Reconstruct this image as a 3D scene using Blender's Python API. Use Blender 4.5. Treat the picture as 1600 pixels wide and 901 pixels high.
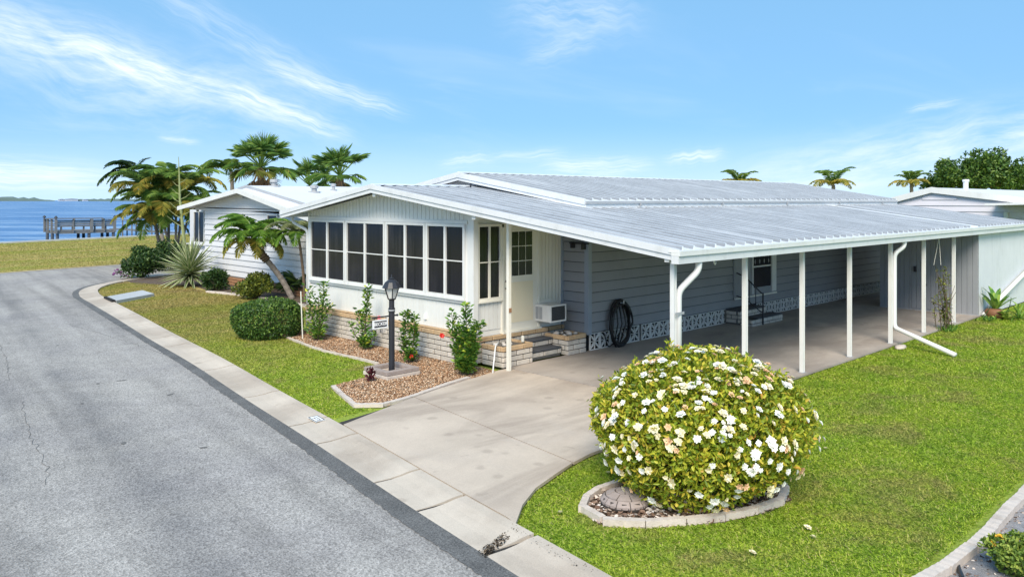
import bpy, bmesh, math, random
import numpy as np
from mathutils import Vector, Matrix, Euler

for o in list(bpy.data.objects):
    bpy.data.objects.remove(o)
rng = np.random.default_rng(7)
random.seed(7)
SC = bpy.context.scene
COL = SC.collection
R = math.radians

# ------------------------------------------------------------------ camera
# world x runs along the long side of the home, y along its street front; the camera stands at the origin
FPX, U0, V0, H = 1246.0, 800.0, 312.5, 3.2
BX, BY = 0.71464488, 0.69948745
cam_d = bpy.data.cameras.new('camera'); cam = bpy.data.objects.new('camera', cam_d); COL.objects.link(cam)
cam.location = (0, 0, H)
cam.rotation_euler = (R(90), 0, -math.atan2(BY, BX))
cam_d.sensor_width = 36; cam_d.lens = 36 * FPX / 1600
cam_d.shift_y = -(450.5 - V0) / 1600
cam_d.clip_start = 0.05; cam_d.clip_end = 20000
SC.camera = cam
SC.render.resolution_x, SC.render.resolution_y = 1024, 576

def c2w(X, d):                     # camera ground coordinates -> world xy
    return (X * BX + d * BY, -X * BY + d * BX)
def G(u, v, z=0.0):                # photo pixel that lies on height z -> world xy
    d = FPX * (H - z) / (v - V0)
    return c2w((u - U0) / FPX * d, d)
def G3(u, v, z=0.0):
    x, y = G(u, v, z); return (x, y, z)
def ray(u, v):
    X = (u - U0) / FPX
    return (X * BX + BY, -X * BY + BX, -(v - V0) / FPX)
def onx(u, v, x):
    r = ray(u, v); t = x / r[0]; return (x, r[1] * t, H + r[2] * t)
def ony(u, v, y):
    r = ray(u, v); t = y / r[1]; return (r[0] * t, y, H + r[2] * t)
def atd(u, v, d):                  # pixel at forward distance d
    x, y = c2w((u - U0) / FPX * d, d); return Vector((x, y, H - (v - V0) / FPX * d))

# ------------------------------------------------------------------ node helper
class NT:
    def __init__(s, tree): s.t = tree; s.n = tree.nodes; s.l = tree.links
    def new(s, typ, **kw):
        n = s.n.new(typ)
        for k, v in kw.items(): setattr(n, k, v)
        return n
    def put(s, sock, v):
        if v is None: return
        if hasattr(v, 'is_linked') or isinstance(v, bpy.types.NodeSocket): s.l.new(v, sock)
        else: sock.default_value = v
    def m(s, op, a, b=None, c=None, clamp=False):
        n = s.new('ShaderNodeMath', operation=op, use_clamp=clamp)
        s.put(n.inputs[0], a); s.put(n.inputs[1], b)
        if c is not None: s.put(n.inputs[2], c)
        return n.outputs[0]
    def v(s, op, a, b=None):
        n = s.new('ShaderNodeVectorMath', operation=op)
        s.put(n.inputs[0], a)
        if b is not None: s.put(n.inputs[1], b)
        return n.outputs['Value'] if op in ('DOT_PRODUCT', 'LENGTH') else n.outputs[0]
    def comb(s, x, y, z):
        n = s.new('ShaderNodeCombineXYZ')
        for i, q in enumerate((x, y, z)): s.put(n.inputs[i], q)
        return n.outputs[0]
    def noise(s, vec, scale, detail=4, rough=.55, dist=0.0):
        n = s.new('ShaderNodeTexNoise'); s.put(n.inputs['Vector'], vec)
        n.inputs['Scale'].default_value = scale; n.inputs['Detail'].default_value = detail
        n.inputs['Roughness'].default_value = rough; n.inputs['Distortion'].default_value = dist
        return n.outputs['Fac']
    def ramp(s, fac, stops, interp='LINEAR'):
        n = s.new('ShaderNodeValToRGB'); s.put(n.inputs[0], fac); cr = n.color_ramp; cr.interpolation = interp
        while len(cr.elements) < len(stops): cr.elements.new(.5)
        for e, (p, c) in zip(cr.elements, stops):
            e.position = p; e.color = (*c, 1) if len(c) == 3 else c
        return n.outputs[0]
    def mix(s, fac, a, b, blend='MIX'):
        n = s.new('ShaderNodeMix', data_type='RGBA', blend_type=blend); n.clamp_factor = True
        s.put(n.inputs['Factor'], fac)
        for sock, q in ((n.inputs[6], a), (n.inputs[7], b)):
            s.put(sock, (*q, 1) if isinstance(q, tuple) and len(q) == 3 else q)
        return n.outputs[2]
    def smooth(s, v, lo, hi):
        n = s.new('ShaderNodeMapRange', interpolation_type='SMOOTHSTEP'); s.put(n.inputs[0], v)
        n.inputs[1].default_value = lo; n.inputs[2].default_value = hi
        return n.outputs[0]

# ------------------------------------------------------------------ sun and sky
SUN_EL, SUN_AZ = R(43), math.atan2(-0.80, -0.60)      # behind and a little left of the camera
sd = Vector((math.sin(SUN_AZ) * math.cos(SUN_EL), math.cos(SUN_AZ) * math.cos(SUN_EL), math.sin(SUN_EL)))
sun_d = bpy.data.lights.new('sun', 'SUN'); sun_d.energy = 3.8; sun_d.angle = R(30); sun_d.color = (1, .90, .74)
sun = bpy.data.objects.new('sun', sun_d); COL.objects.link(sun); sun.location = (0, 0, 60)
sun.rotation_euler = sd.to_track_quat('Z', 'Y').to_euler()

W = bpy.data.worlds.new('World'); SC.world = W; W.use_nodes = True
wt = NT(W.node_tree); wt.n.clear()
sky = wt.new('ShaderNodeTexSky', sky_type='NISHITA'); sky.sun_disc = False
sky.sun_elevation = SUN_EL; sky.sun_rotation = SUN_AZ; sky.air_density = 1.0; sky.dust_density = .3; sky.ozone_density = 2.0
bg = wt.new('ShaderNodeBackground'); bg.inputs[1].default_value = 0.15
dirv = wt.v('NORMALIZE', wt.new('ShaderNodeTexCoord').outputs['Generated'])
# clear tropical air: the pale band of the model sky is squeezed towards the horizon, all round
wt.l.new(wt.v('NORMALIZE', wt.v('ADD', wt.v('MULTIPLY', dirv, (1, 1, 1.5)), (0, 0, .30))), sky.inputs[0])
def streak(pa, pb, wpx, amp, seed, fib=5.0, lo=.22, hi=.85, soft=1.0):
    amp *= .85
    a, b = Vector(ray(*pa)).normalized(), Vector(ray(*pb)).normalized()
    mid = (a + b).normalized(); t = (b - a).normalized(); n = mid.cross(t).normalized(); hl = (b - a).length / 2
    w = wpx / FPX
    L = wt.m('MULTIPLY', wt.v('DOT_PRODUCT', dirv, tuple(t)), 1 / hl)
    Wd = wt.m('MULTIPLY', wt.v('DOT_PRODUCT', dirv, tuple(n)), 1 / w)
    wob = wt.m('SUBTRACT', wt.noise(wt.comb(L, seed * 3.7, 0), 1.6, 2), .5)
    Wd = wt.m('MULTIPLY_ADD', wob, 1.6, Wd)
    g = wt.m('EXPONENT', wt.m('MULTIPLY', wt.m('MULTIPLY', Wd, Wd), -1.0))
    e = wt.m('EXPONENT', wt.m('MULTIPLY', wt.m('POWER', wt.m('ABSOLUTE', L), 4.0), -1.2))
    fibre = wt.smooth(wt.noise(wt.comb(wt.m('MULTIPLY', L, hl * fib * 1.5), wt.m('MULTIPLY', Wd, 1.1), seed * 7.3), 2.4, 5, .62, .15), lo, hi)
    front = wt.m('GREATER_THAN', wt.v('DOT_PRODUCT', dirv, tuple(mid)), .4)
    r = wt.m('MULTIPLY', wt.m('MULTIPLY', g, e), wt.m('MULTIPLY', fibre, front))
    return wt.m('MULTIPLY', r, amp)
cl = None
for args in [((-260, -40), (300, 128), 34, .85, 1), ((120, 70), (420, 170), 20, .75, 2), ((360, 140), (545, 212), 15, .95, 3),
             ((-100, 50), (520, 195), 55, .45, 4), ((210, -30), (520, 140), 24, .40, 5), ((420, 105), (625, 172), 13, .90, 6),
             ((-300, 236), (170, 275), 14, .9, 7), ((-300, 268), (190, 290), 12, .75, 8), ((1150, 292), (2000, 150), 38, .75, 9),
             ((845, 262), (1015, 258), 13, .95, 10), ((1040, 250), (1130, 241), 9, .9, 11), ((690, 256), (770, 246), 9, .7, 12),
             ((770, 246), (880, 238), 7, .6, 17),
             ((790, 10), (1000, 30), 36, .5, 13), ((820, 90), (930, 60), 18, .4, 14), ((1420, 172), (1500, 158), 5, .55, 15),
             ((250, 216), (310, 222), 4, .7, 16)]:
    s_ = streak(*args); cl = s_ if cl is None else wt.m('ADD', cl, s_)
sep = wt.new('ShaderNodeSeparateXYZ'); wt.l.new(dirv, sep.inputs[0])
zc = wt.m('ADD', wt.m('MAXIMUM', sep.outputs[2], 0.0), .12)
pl = wt.comb(wt.m('DIVIDE', sep.outputs[0], zc), wt.m('MULTIPLY', wt.m('DIVIDE', sep.outputs[1], zc), 2.2), 0.0)
veil = wt.smooth(wt.noise(pl, .55, 4, .6, .8), .5, .95)
hor = wt.smooth(sep.outputs[2], .10, -.01)
cl = wt.m('ADD', cl, wt.m('MULTIPLY_ADD', veil, .18, .0), clamp=True)
skyc = wt.mix(.36, sky.outputs[0], (2.1, 5.2, 8.0))      # thin even haze over the whole sky
skyc = wt.mix(wt.m('MULTIPLY', hor, .75), skyc, (3.9, 5.0, 5.7))
skyc = wt.mix(cl, skyc, (5.9, 6.2, 6.5))
wt.l.new(skyc, bg.inputs[0])
wo = wt.new('ShaderNodeOutputWorld'); wt.l.new(bg.outputs[0], wo.inputs[0])

vs = SC.view_settings
vs.view_transform = 'Standard'; vs.look = 'None'; vs.exposure = 0.42; vs.gamma = 1.0; vs.use_curve_mapping = False
SC.render.engine = 'CYCLES'
SC.cycles.max_bounces = 6; SC.cycles.diffuse_bounces = 3; SC.cycles.glossy_bounces = 3; SC.cycles.transmission_bounces = 3; SC.cycles.caustics_reflective = False; SC.cycles.caustics_refractive = False

# ------------------------------------------------------------------ materials
def new_mat(name):
    m = bpy.data.materials.new(name); m.use_nodes = True
    t = NT(m.node_tree); t.n.clear()
    p = t.new('ShaderNodeBsdfPrincipled'); o = t.new('ShaderNodeOutputMaterial'); t.l.new(p.outputs[0], o.inputs[0])
    return m, t, p
def wpos(t): return t.new('ShaderNodeNewGeometry').outputs['Position']
def mul(c, k): return tuple(min(1, x * k) for x in c)
def surf(name, base, var=.12, scale=3.0, rough=.6, bump=.0, bscale=60., dirt=None, dirt_amt=.0, dirt_scale=1.2, dirt_stretch=(1, 1, 1),
         fine=0.0, fine_scale=120., metallic=0.0, spec=.5, objvar=0.0):
    m, t, p = new_mat(name); P = wpos(t)
    c = t.ramp(t.noise(P, scale, 5, .6), [(.25, mul(base, 1 - var)), (.75, mul(base, 1 + var))])
    if fine:
        f = t.noise(P, fine_scale, 2, .7)
        c = t.mix(1.0, c, t.ramp(f, [(.3, (1 - fine,) * 3), (.7, (1.0,) * 3)]), 'MULTIPLY')
    if dirt:
        vv = t.v('MULTIPLY', P, dirt_stretch)
        c = t.mix(t.m('MULTIPLY', t.smooth(t.noise(vv, dirt_scale, 6, .65), .48, .75), dirt_amt), c, dirt)
    if objvar:
        rnd = t.new('ShaderNodeObjectInfo').outputs['Random']
        c = t.mix(1.0, c, t.ramp(rnd, [(0, (1 - objvar,) * 3), (1, (1.0,) * 3)]), 'MULTIPLY')
    t.l.new(c, p.inputs['Base Color'])
    p.inputs['Roughness'].default_value = rough; p.inputs['Metallic'].default_value = metallic
    p.inputs['Specular IOR Level'].default_value = spec
    if bump:
        b = t.new('ShaderNodeBump'); b.inputs['Strength'].default_value = bump; b.inputs['Distance'].default_value = .02
        t.l.new(t.noise(P, bscale, 5, .65), b.inputs['Height']); t.l.new(b.outputs[0], p.inputs['Normal'])
    return m
def leafmat(name, stops, trans=.3, rough=.45, patch=None, patch_scale=.8, spec=.35):
    m, t, p = new_mat(name)
    g = t.new('ShaderNodeNewGeometry')
    c = t.ramp(g.outputs['Random Per Island'], stops)
    if patch:
        c = t.mix(t.m('MULTIPLY', t.smooth(t.noise(g.outputs['Position'], patch_scale, 4, .6), .42, .68), patch[1]), c, patch[0])
    t.l.new(c, p.inputs['Base Color']); p.inputs['Roughness'].default_value = rough; p.inputs['Specular IOR Level'].default_value = spec
    tr = t.new('ShaderNodeBsdfTranslucent'); t.l.new(c, tr.inputs[0])
    mx = t.new('ShaderNodeMixShader'); mx.inputs[0].default_value = trans
    t.l.new(p.outputs[0], mx.inputs[1]); t.l.new(tr.outputs[0], mx.inputs[2])
    out = [n for n in t.n if n.type == 'OUTPUT_MATERIAL'][0]; t.l.new(mx.outputs[0], out.inputs[0])
    return m
M = {}
M['white'] = surf('white_paint', (.70, .70, .69), .04, 2, .45, dirt=(.42, .41, .38), dirt_amt=.25, dirt_scale=3.5, dirt_stretch=(1.5, 1.5, .4))
M['wall'] = surf('white_wall_panel', (.72, .72, .70), .04, 1.5, .5, dirt=(.46, .45, .41), dirt_amt=.22, dirt_scale=3, dirt_stretch=(2, 2, .2))
M['fascia'] = surf('fascia_paint', (.65, .66, .68), .06, 1.2, .4, dirt=(.36, .36, .34), dirt_amt=.3, dirt_scale=4)
M['roof'] = surf('roof_metal', (.74, .755, .775), .06, .8, .34, dirt=(.50, .52, .55), dirt_amt=.4, dirt_scale=1.0, dirt_stretch=(3, .12, 1), spec=.5, objvar=.10)
M['roof_low'] = surf('carport_roof_metal', (.70, .73, .77), .06, .7, .34, dirt=(.46, .49, .54), dirt_amt=.4, dirt_scale=1.0, dirt_stretch=(3, .12, 1), spec=.5, objvar=.10)
M['seam'] = surf('roof_seam_dark', (.27, .29, .32), .2, 2.0, .6, dirt=(.52, .55, .59), dirt_amt=.6, dirt_scale=1.2, dirt_stretch=(3, .15, 1))
M['roofstrip'] = surf('roof_strip', (.80, .80, .80), .05, 1, .5)
M['trimgrey'] = surf('grey_trim', (.36, .37, .39), .1, 2, .5)
M['blue'] = surf('blue_grey_siding', (.275, .28, .30), .07, 1.2, .6, dirt=(.18, .175, .17), dirt_amt=.35, dirt_scale=1.0, objvar=.06)
M['gapdark'] = surf('siding_gap', (.05, .055, .065), .1, 2, .8)
M['bluetrim'] = surf('blue_grey_trim', (.26, .30, .36), .06, 2, .5)
M['cream'] = surf('cream_door', (.80, .71, .53), .03, 2, .45)
M['creamtrim'] = surf('cream_trim', (.77, .74, .66), .03, 2, .45)
M['glass'] = surf('dark_window_screen', (.006, .007, .011), .5, 4, .30, spec=.22)
def screenmat():
    m, t, p = new_mat('window_screen'); P = wpos(t)
    st = t.noise(t.v('MULTIPLY', P, (14, 14, .5)), 1.0, 3, .6); bl = t.noise(P, 1.1, 3, .6)
    c = t.mix(t.smooth(bl, .45, .7), t.ramp(st, [(.35, (.003, .004, .007)), (.65, (.012, .012, .018))]), t.ramp(st, [(.35, (.005, .006, .010)), (.65, (.028, .027, .030))]))
    t.l.new(c, p.inputs['Base Color']); p.inputs['Roughness'].default_value = .16; p.inputs['Specular IOR Level'].default_value = .38
    return m
M['glass'] = screenmat()
M['blind'] = surf('blind_dark', (.05, .05, .055), .3, 5, .6)
M['black'] = surf('black_metal', (.022, .023, .03), .2, 8, .45)
M['rubber'] = surf('hose_rubber', (.012, .012, .013), .2, 8, .4)
M['carpet'] = surf('grey_carpet', (.105, .11, .125), .15, 6, .95, .4, 300., fine=.4, fine_scale=260)
M['brickw'] = surf('white_slump_brick', (.66, .60, .53), .10, 9, .85, .55, 45., dirt=(.38, .32, .26), dirt_amt=.55, dirt_scale=6, objvar=.22)
M['brickt'] = surf('tan_brick', (.60, .42, .25), .14, 8, .85, .55, 45., dirt=(.30, .17, .08), dirt_amt=.5, dirt_scale=7, objvar=.22)
M['brickr'] = surf('red_brown_brick', (.36, .19, .10), .14, 8, .85, .4, 45., objvar=.2)
M['mortar'] = surf('mortar', (.13, .12, .11), .15, 10, .9, .4, 80.)
M['block'] = surf('breeze_block_paint', (.84, .83, .80), .06, 5, .7, .2, 60., dirt=(.35, .33, .3), dirt_amt=.35, dirt_scale=5)
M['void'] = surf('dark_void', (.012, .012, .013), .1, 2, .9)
M['grey_panel'] = surf('grey_panel', (.27, .285, .315), .06, 1.5, .5, dirt=(.18, .18, .19), dirt_amt=.3, dirt_scale=2, dirt_stretch=(2, 2, .3))
M['stucco'] = surf('pale_stucco', (.64, .655, .68), .05, 1.5, .8, .25, 50., dirt=(.42, .44, .45), dirt_amt=.5, dirt_scale=2, dirt_stretch=(1.5, 1.5, .35))
M['siding_w'] = surf('white_lap_siding', (.66, .66, .685), .04, 1.2, .5, dirt=(.5, .5, .52), dirt_amt=.2, dirt_scale=2, objvar=.04)
M['siding_g'] = surf('mauve_grey_siding', (.64, .62, .68), .04, 1.2, .5, objvar=.05)
M['roof_w'] = surf('white_roof_coating', (.70, .70, .72), .03, .6, .5, dirt=(.6, .6, .62), dirt_amt=.25, dirt_scale=.7)
M['wood'] = surf('weathered_wood', (.17, .165, .155), .2, 3, .85, .3, 30., dirt=(.10, .11, .09), dirt_amt=.5, dirt_scale=1.5)
M['pile'] = surf('dark_pile', (.08, .09, .10), .2, 3, .8)
M['seawall'] = surf('seawall_concrete', (.55, .54, .52), .1, 1, .85)
M['edging'] = surf('edging_concrete', (.60, .52, .46), .1, 7, .9, .5, 70., dirt=(.30, .24, .19), dirt_amt=.5, dirt_scale=5)
M['dome'] = surf('stone_dome', (.34, .28, .255), .15, 9, .85, .5, 60.)
M['dome_joint'] = surf('stone_dome_joint', (.06, .05, .045), .1, 9, .9)
M['bark_grey'] = surf('bark_grey', (.22, .19, .165), .3, 14, .9, .6, 40.)
M['bark_brown'] = surf('bark_brown', (.13, .09, .06), .3, 14, .9, .6, 40.)
M['bark_green'] = surf('palm_crownshaft', (.26, .29, .12), .2, 6, .6)
M['twig'] = surf('twig', (.10, .075, .05), .2, 12, .85)
M['soil'] = surf('bed_soil', (.10, .07, .05), .3, 10, .95, .6, 60., dirt=(.25, .19, .14), dirt_amt=.5, dirt_scale=8)
M['graygravel'] = surf('grey_gravel', (.36, .35, .36), .25, 6, .95, .9, 40., dirt=(.14, .13, .13), dirt_amt=.6, dirt_scale=9, fine=.5, fine_scale=90)
M['stone_w'] = surf('pale_stones', (.58, .54, .50), .2, 9, .85, .3, 50., objvar=.3)
M['pipe'] = surf('white_pipe', (.71, .71, .71), .03, 3, .35)
M['terracotta'] = surf('brown_pot', (.22, .10, .05), .2, 6, .7)
M['lampglass'] = surf('lamp_glass', (.62, .62, .60), .2, 30, .15)
M['signwhite'] = surf('sign_white', (.85, .85, .85), .02, 3, .4)
M['signblack'] = surf('sign_black', (.03, .03, .04), .1, 3, .4)
M['shore'] = surf('far_shore_green', (.12, .17, .15), .2, .01, .9)
M['shorebld'] = surf('far_building', (.45, .47, .50), .05, .1, .7)
M['crack'] = surf('crack_dirt', (.035, .032, .03), .3, 20, .95)
M['crackline'] = surf('crack_line', (.13, .125, .12), .3, 20, .95)
M['fl_white'] = surf('petal_white', (.86, .85, .78), .04, 20, .5)
M['fl_cream'] = surf('petal_cream', (.80, .72, .48), .1, 20, .55)
M['fl_tan'] = surf('petal_tan', (.72, .47, .27), .15, 20, .6)
M['fl_red'] = surf('petal_red', (.72, .03, .02), .1, 20, .45)
M['fl_pink'] = surf('petal_pink', (.75, .20, .24), .1, 20, .45)
M['fl_purple'] = surf('petal_purple', (.30, .10, .30), .1, 20, .5)
M['fl_yellow'] = surf('petal_yellow', (.80, .48, .03), .1, 20, .5)

# asphalt: worn grey aggregate, darker fresh strip next to the kerb, wheel paths, dark blotches
def asphalt():
    m, t, p = new_mat('asphalt'); P = wpos(t)
    big = t.noise(P, .35, 4, .6); mid = t.noise(P, 2.3, 4, .6)
    sx = t.new('ShaderNodeSeparateXYZ'); t.l.new(P, sx.inputs[0])
    lane = t.m('SUBTRACT', sx.outputs[0], t.m('MULTIPLY', sx.outputs[1], .128))     # distance-like coordinate across the street
    tr = t.noise(t.comb(lane, t.m('MULTIPLY', sx.outputs[1], .045), 0), 1.1, 3, .6)
    c = t.ramp(t.m('ADD', t.m('MULTIPLY', tr, .75), t.m('MULTIPLY', mid, .25)), [(.34, (.24, .224, .21)), (.5, (.36, .336, .313)), (.66, (.45, .422, .393))])
    c = t.mix(t.smooth(big, .4, .7), c, t.mix(1.0, c, (.84, .84, .87), 'MULTIPLY'))
    wob = t.m('MULTIPLY', t.m('SUBTRACT', t.noise(P, .5, 3), .5), .7)            # worn wheel paths following the kerb
    lk = t.m('ADD', t.m('SUBTRACT', sx.outputs[0], t.m('MULTIPLY', sx.outputs[1], .139)), wob)
    for l0, sg, am in ((2.08, .42, .40), (.80, .26, .42), (-.9, .4, .35)):
        q = t.m('DIVIDE', t.m('SUBTRACT', lk, l0), sg); g = t.m('MULTIPLY', t.m('EXPONENT', t.m('MULTIPLY', t.m('MULTIPLY', q, q), -1.0)), t.m('MULTIPLY_ADD', t.smooth(t.noise(P, .8, 4, .6), .3, .7), am, .06))
        c = t.mix(g, c, (.15, .148, .155))
    vor = t.new('ShaderNodeTexVoronoi'); t.l.new(P, vor.inputs['Vector']); vor.inputs['Scale'].default_value = 62
    sp = t.ramp(vor.outputs['Color'], [(.1, (.25,) * 3), (.5, (1.0,) * 3), (.9, (1.6,) * 3)])
    c = t.mix(.5, c, t.mix(1.0, c, sp, 'MULTIPLY'))
    f2 = t.noise(P, 38, 3, .7)
    c = t.mix(.6, c, t.mix(1.0, c, t.ramp(f2, [(.3, (.55,) * 3), (.65, (1.25,) * 3)]), 'MULTIPLY'))
    t.l.new(c, p.inputs['Base Color']); p.inputs['Roughness'].default_value = .9; p.inputs['Specular IOR Level'].default_value = .25
    b = t.new('ShaderNodeBump'); b.inputs['Strength'].default_value = .6; b.inputs['Distance'].default_value = .01
    t.l.new(vor.outputs['Distance'], b.inputs['Height']); t.l.new(b.outputs[0], p.inputs['Normal'])
    return m
M['asphalt'] = asphalt()
M['asphalt_dark'] = surf('asphalt_patch', (.20, .195, .19), .3, 2, .9, .6, 90., fine=.75, fine_scale=60)
def concrete(name, base, stain, amt, stretch=(1, 1, 1), warm=(.50, .43, .37)):
    m, t, p = new_mat(name); P = wpos(t)
    c = t.ramp(t.noise(P, 1.1, 6, .62), [(.28, mul(base, .86)), (.7, mul(base, 1.08))])
    c = t.mix(t.m('MULTIPLY', t.smooth(t.noise(t.v('MULTIPLY', P, stretch), .55, 5, .6, .6), .40, .66), amt), c, stain)
    c = t.mix(t.m('MULTIPLY', t.smooth(t.noise(P, .9, 4, .6, 1.2), .55, .75), .35), c, warm)
    vo = t.new('ShaderNodeTexVoronoi'); t.l.new(t.v('ADD', P, t.v('MULTIPLY', t.new('ShaderNodeTexNoise').outputs['Color'], (.1, .1, 0))), vo.inputs['Vector']); vo.inputs['Scale'].default_value = 2.6
    c = t.mix(t.m('MULTIPLY', t.m('MULTIPLY', t.smooth(vo.outputs['Distance'], .26, .12), t.smooth(t.noise(P, .8, 2), .5, .6)), .38), c, mul(stain, .8))
    sp = t.noise(P, 4.5, 3, .5, .4)
    c = t.mix(t.m('MULTIPLY', t.smooth(sp, .66, .74), .28), c, mul(stain, .75))
    c = t.mix(.5, c, t.mix(1.0, c, t.ramp(t.noise(P, 85, 3, .7), [(.3, (.72,) * 3), (.65, (1.12,) * 3)]), 'MULTIPLY'))
    t.l.new(c, p.inputs['Base Color']); p.inputs['Roughness'].default_value = .85; p.inputs['Specular IOR Level'].default_value = .3
    b = t.new('ShaderNodeBump'); b.inputs['Strength'].default_value = .25; b.inputs['Distance'].default_value = .01
    t.l.new(t.noise(P, 60, 4, .7), b.inputs['Height']); t.l.new(b.outputs[0], p.inputs['Normal'])
    return m
M['kerb'] = concrete('kerb_concrete', (.56, .485, .405), (.34, .275, .22), .6)
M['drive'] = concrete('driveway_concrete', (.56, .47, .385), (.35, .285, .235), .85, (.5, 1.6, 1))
M['slab'] = concrete('carport_concrete', (.43, .375, .33), (.26, .22, .195), .7, (.6, 1.6, 1))  # darker, browner than the drive: shade under the roof put into the colour, plus stains
M['drainlid'] = concrete('drain_lid_concrete', (.48, .50, .52), (.36, .38, .40), .5)
def groundmat():
    m, t, p = new_mat('ground_grass'); P = wpos(t)
    sx = t.new('ShaderNodeSeparateXYZ'); t.l.new(P, sx.inputs[0])
    dry = t.smooth(t.m('ADD', sx.outputs[1], t.m('MULTIPLY', t.noise(P, .5, 3), 9.0)), 18.0, 30.0)
    fine = t.noise(P, 22, 5, .75); pat = t.noise(P, .8, 5, .65)
    green = t.ramp(fine, [(.3, (.18, .24, .04)), (.7, (.44, .54, .09))])
    dryc = t.ramp(fine, [(.3, (.34, .27, .09)), (.7, (.58, .47, .18))])
    dg = t.ramp(fine, [(.3, (.24, .24, .05)), (.7, (.42, .42, .11))])
    dryc = t.mix(t.smooth(t.noise(t.v('MULTIPLY', P, (.12, .5, 1)), 1.0, 5, .65), .42, .6), dryc, dg)
    c = t.mix(dry, green, dryc)
    c = t.mix(t.m('MULTIPLY', t.smooth(t.noise(P, .35, 4, .6, .5), .58, .72), t.m('MULTIPLY', dry, .55)), c, (.24, .165, .085))
    t.l.new(c, p.inputs['Base Color']); p.inputs['Roughness'].default_value = .95; p.inputs['Specular IOR Level'].default_value = .1
    b = t.new('ShaderNodeBump'); b.inputs['Strength'].default_value = .8; b.inputs['Distance'].default_value = .05
    t.l.new(fine, b.inputs['Height']); t.l.new(b.outputs[0], p.inputs['Normal'])
    return m
M['ground'] = groundmat()
def watermat():
    m, t, p = new_mat('bay_water'); P = wpos(t)
    Q = t.v('MULTIPLY', P, (1.0, 1.0, 1.0))
    cs = t.new('ShaderNodeVectorRotate', rotation_type='Z_AXIS'); t.l.new(P, cs.inputs['Vector']); cs.inputs['Angle'].default_value = -.78
    c = t.ramp(t.noise(t.v('MULTIPLY', cs.outputs[0], (.25, .06, 1)), .5, 5, .7), [(.30, (.035, .11, .28)), (.48, (.07, .18, .38)), (.66, (.28, .40, .55))])
    t.l.new(c, p.inputs['Base Color']); p.inputs['Roughness'].default_value = .35; p.inputs['IOR'].default_value = 1.33; p.inputs['Specular IOR Level'].default_value = .22
    b = t.new('ShaderNodeBump'); b.inputs['Strength'].default_value = 1.0; b.inputs['Distance'].default_value = .6
    h = t.m('ADD', t.noise(Q, .55, 4, .65, .3), t.m('MULTIPLY', t.noise(Q, .12, 3, .6), 2.0))
    t.l.new(h, b.inputs['Height']); t.l.new(b.outputs[0], p.inputs['Normal'])
    return m
M['water'] = watermat()
def grassmat():
    m, t, p = new_mat('grass_blades'); g = t.new('ShaderNodeNewGeometry'); P = g.outputs['Position']
    sx = t.new('ShaderNodeSeparateXYZ'); t.l.new(P, sx.inputs[0])
    c = t.ramp(g.outputs['Random Per Island'], [(0, (.26, .38, .035)), (.4, (.46, .61, .06)), (.8, (.60, .70, .10)), (.93, (.68, .66, .20)), (1, (.70, .58, .28))])
    lush = t.smooth(t.noise(P, 1.3, 4, .6), .42, .62)
    c = t.mix(t.m('MULTIPLY', lush, .5), c, t.mix(1.0, c, (.66, .84, .75), 'MULTIPLY'))
    br = t.smooth(t.noise(P, .75, 5, .65, .5), .50, .68)
    c = t.mix(t.m('MULTIPLY', br, .6), c, (.50, .41, .19))
    dry = t.smooth(t.m('ADD', sx.outputs[1], t.m('MULTIPLY', t.noise(P, .5, 3), 9.0)), 15.0, 27.0)
    dgn = t.ramp(g.outputs['Random Per Island'], [(0, (.32, .33, .07)), (1, (.52, .50, .13))])
    dc = t.ramp(g.outputs['Random Per Island'], [(0, (.34, .31, .08)), (.5, (.52, .44, .16)), (1, (.62, .51, .23))])
    dc = t.mix(t.smooth(t.noise(t.v('MULTIPLY', P, (.12, .5, 1)), 1.0, 5, .65), .42, .6), dc, dgn)
    dc = t.mix(t.m('MULTIPLY', t.smooth(t.noise(P, .45, 4, .6), .55, .7), .6), dc, (.42, .30, .17))
    c = t.mix(dry, c, dc)
    t.l.new(c, p.inputs['Base Color']); p.inputs['Roughness'].default_value = .6; p.inputs['Specular IOR Level'].default_value = .25
    tr = t.new('ShaderNodeBsdfTranslucent'); t.l.new(c, tr.inputs[0])
    mx = t.new('ShaderNodeMixShader'); mx.inputs[0].default_value = .42
    t.l.new(p.outputs[0], mx.inputs[1]); t.l.new(tr.outputs[0], mx.inputs[2])
    out = [n for n in t.n if n.type == 'OUTPUT_MATERIAL'][0]; t.l.new(mx.outputs[0], out.inputs[0])
    return m
M['grass'] = grassmat()
M['chips'] = leafmat('mulch_chips', [(0, (.22, .10, .05)), (.3, (.44, .25, .14)), (.6, (.60, .40, .25)), (.85, (.70, .54, .39)), (1, (.74, .64, .52))], .0, .9, spec=.1)
M['debris'] = leafmat('debris', [(0, (.02, .017, .014)), (.6, (.06, .045, .035)), (1, (.20, .15, .10))], .0, .9, spec=.1)
M['pebble'] = leafmat('bed_pebbles', [(0, (.10, .06, .045)), (.45, (.22, .14, .10)), (.7, (.48, .40, .34)), (1, (.72, .66, .62))], .0, .8, spec=.2)
M['lf_gard'] = leafmat('gardenia_leaves', [(0, (.10, .17, .018)), (.25, (.25, .34, .03)), (.55, (.46, .51, .05)), (.82, (.64, .60, .06)), (.95, (.70, .56, .08)), (1, (.66, .38, .08))], .36, .38)
M['lf_hedge'] = leafmat('hedge_leaves', [(0, (0.028, 0.070, 0.018)), (.5, (0.070, 0.147, 0.028)), (.85, (0.155, 0.265, 0.047)), (1, (0.265, 0.389, 0.078))], .25, .35)
M['lf_hib'] = leafmat('hibiscus_leaves', [(0, (0.053, 0.147, 0.029)), (.5, (0.126, 0.273, 0.046)), (.85, (0.273, 0.441, 0.074)), (1, (0.700, 0.700, 0.084))], .3, .35)
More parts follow.
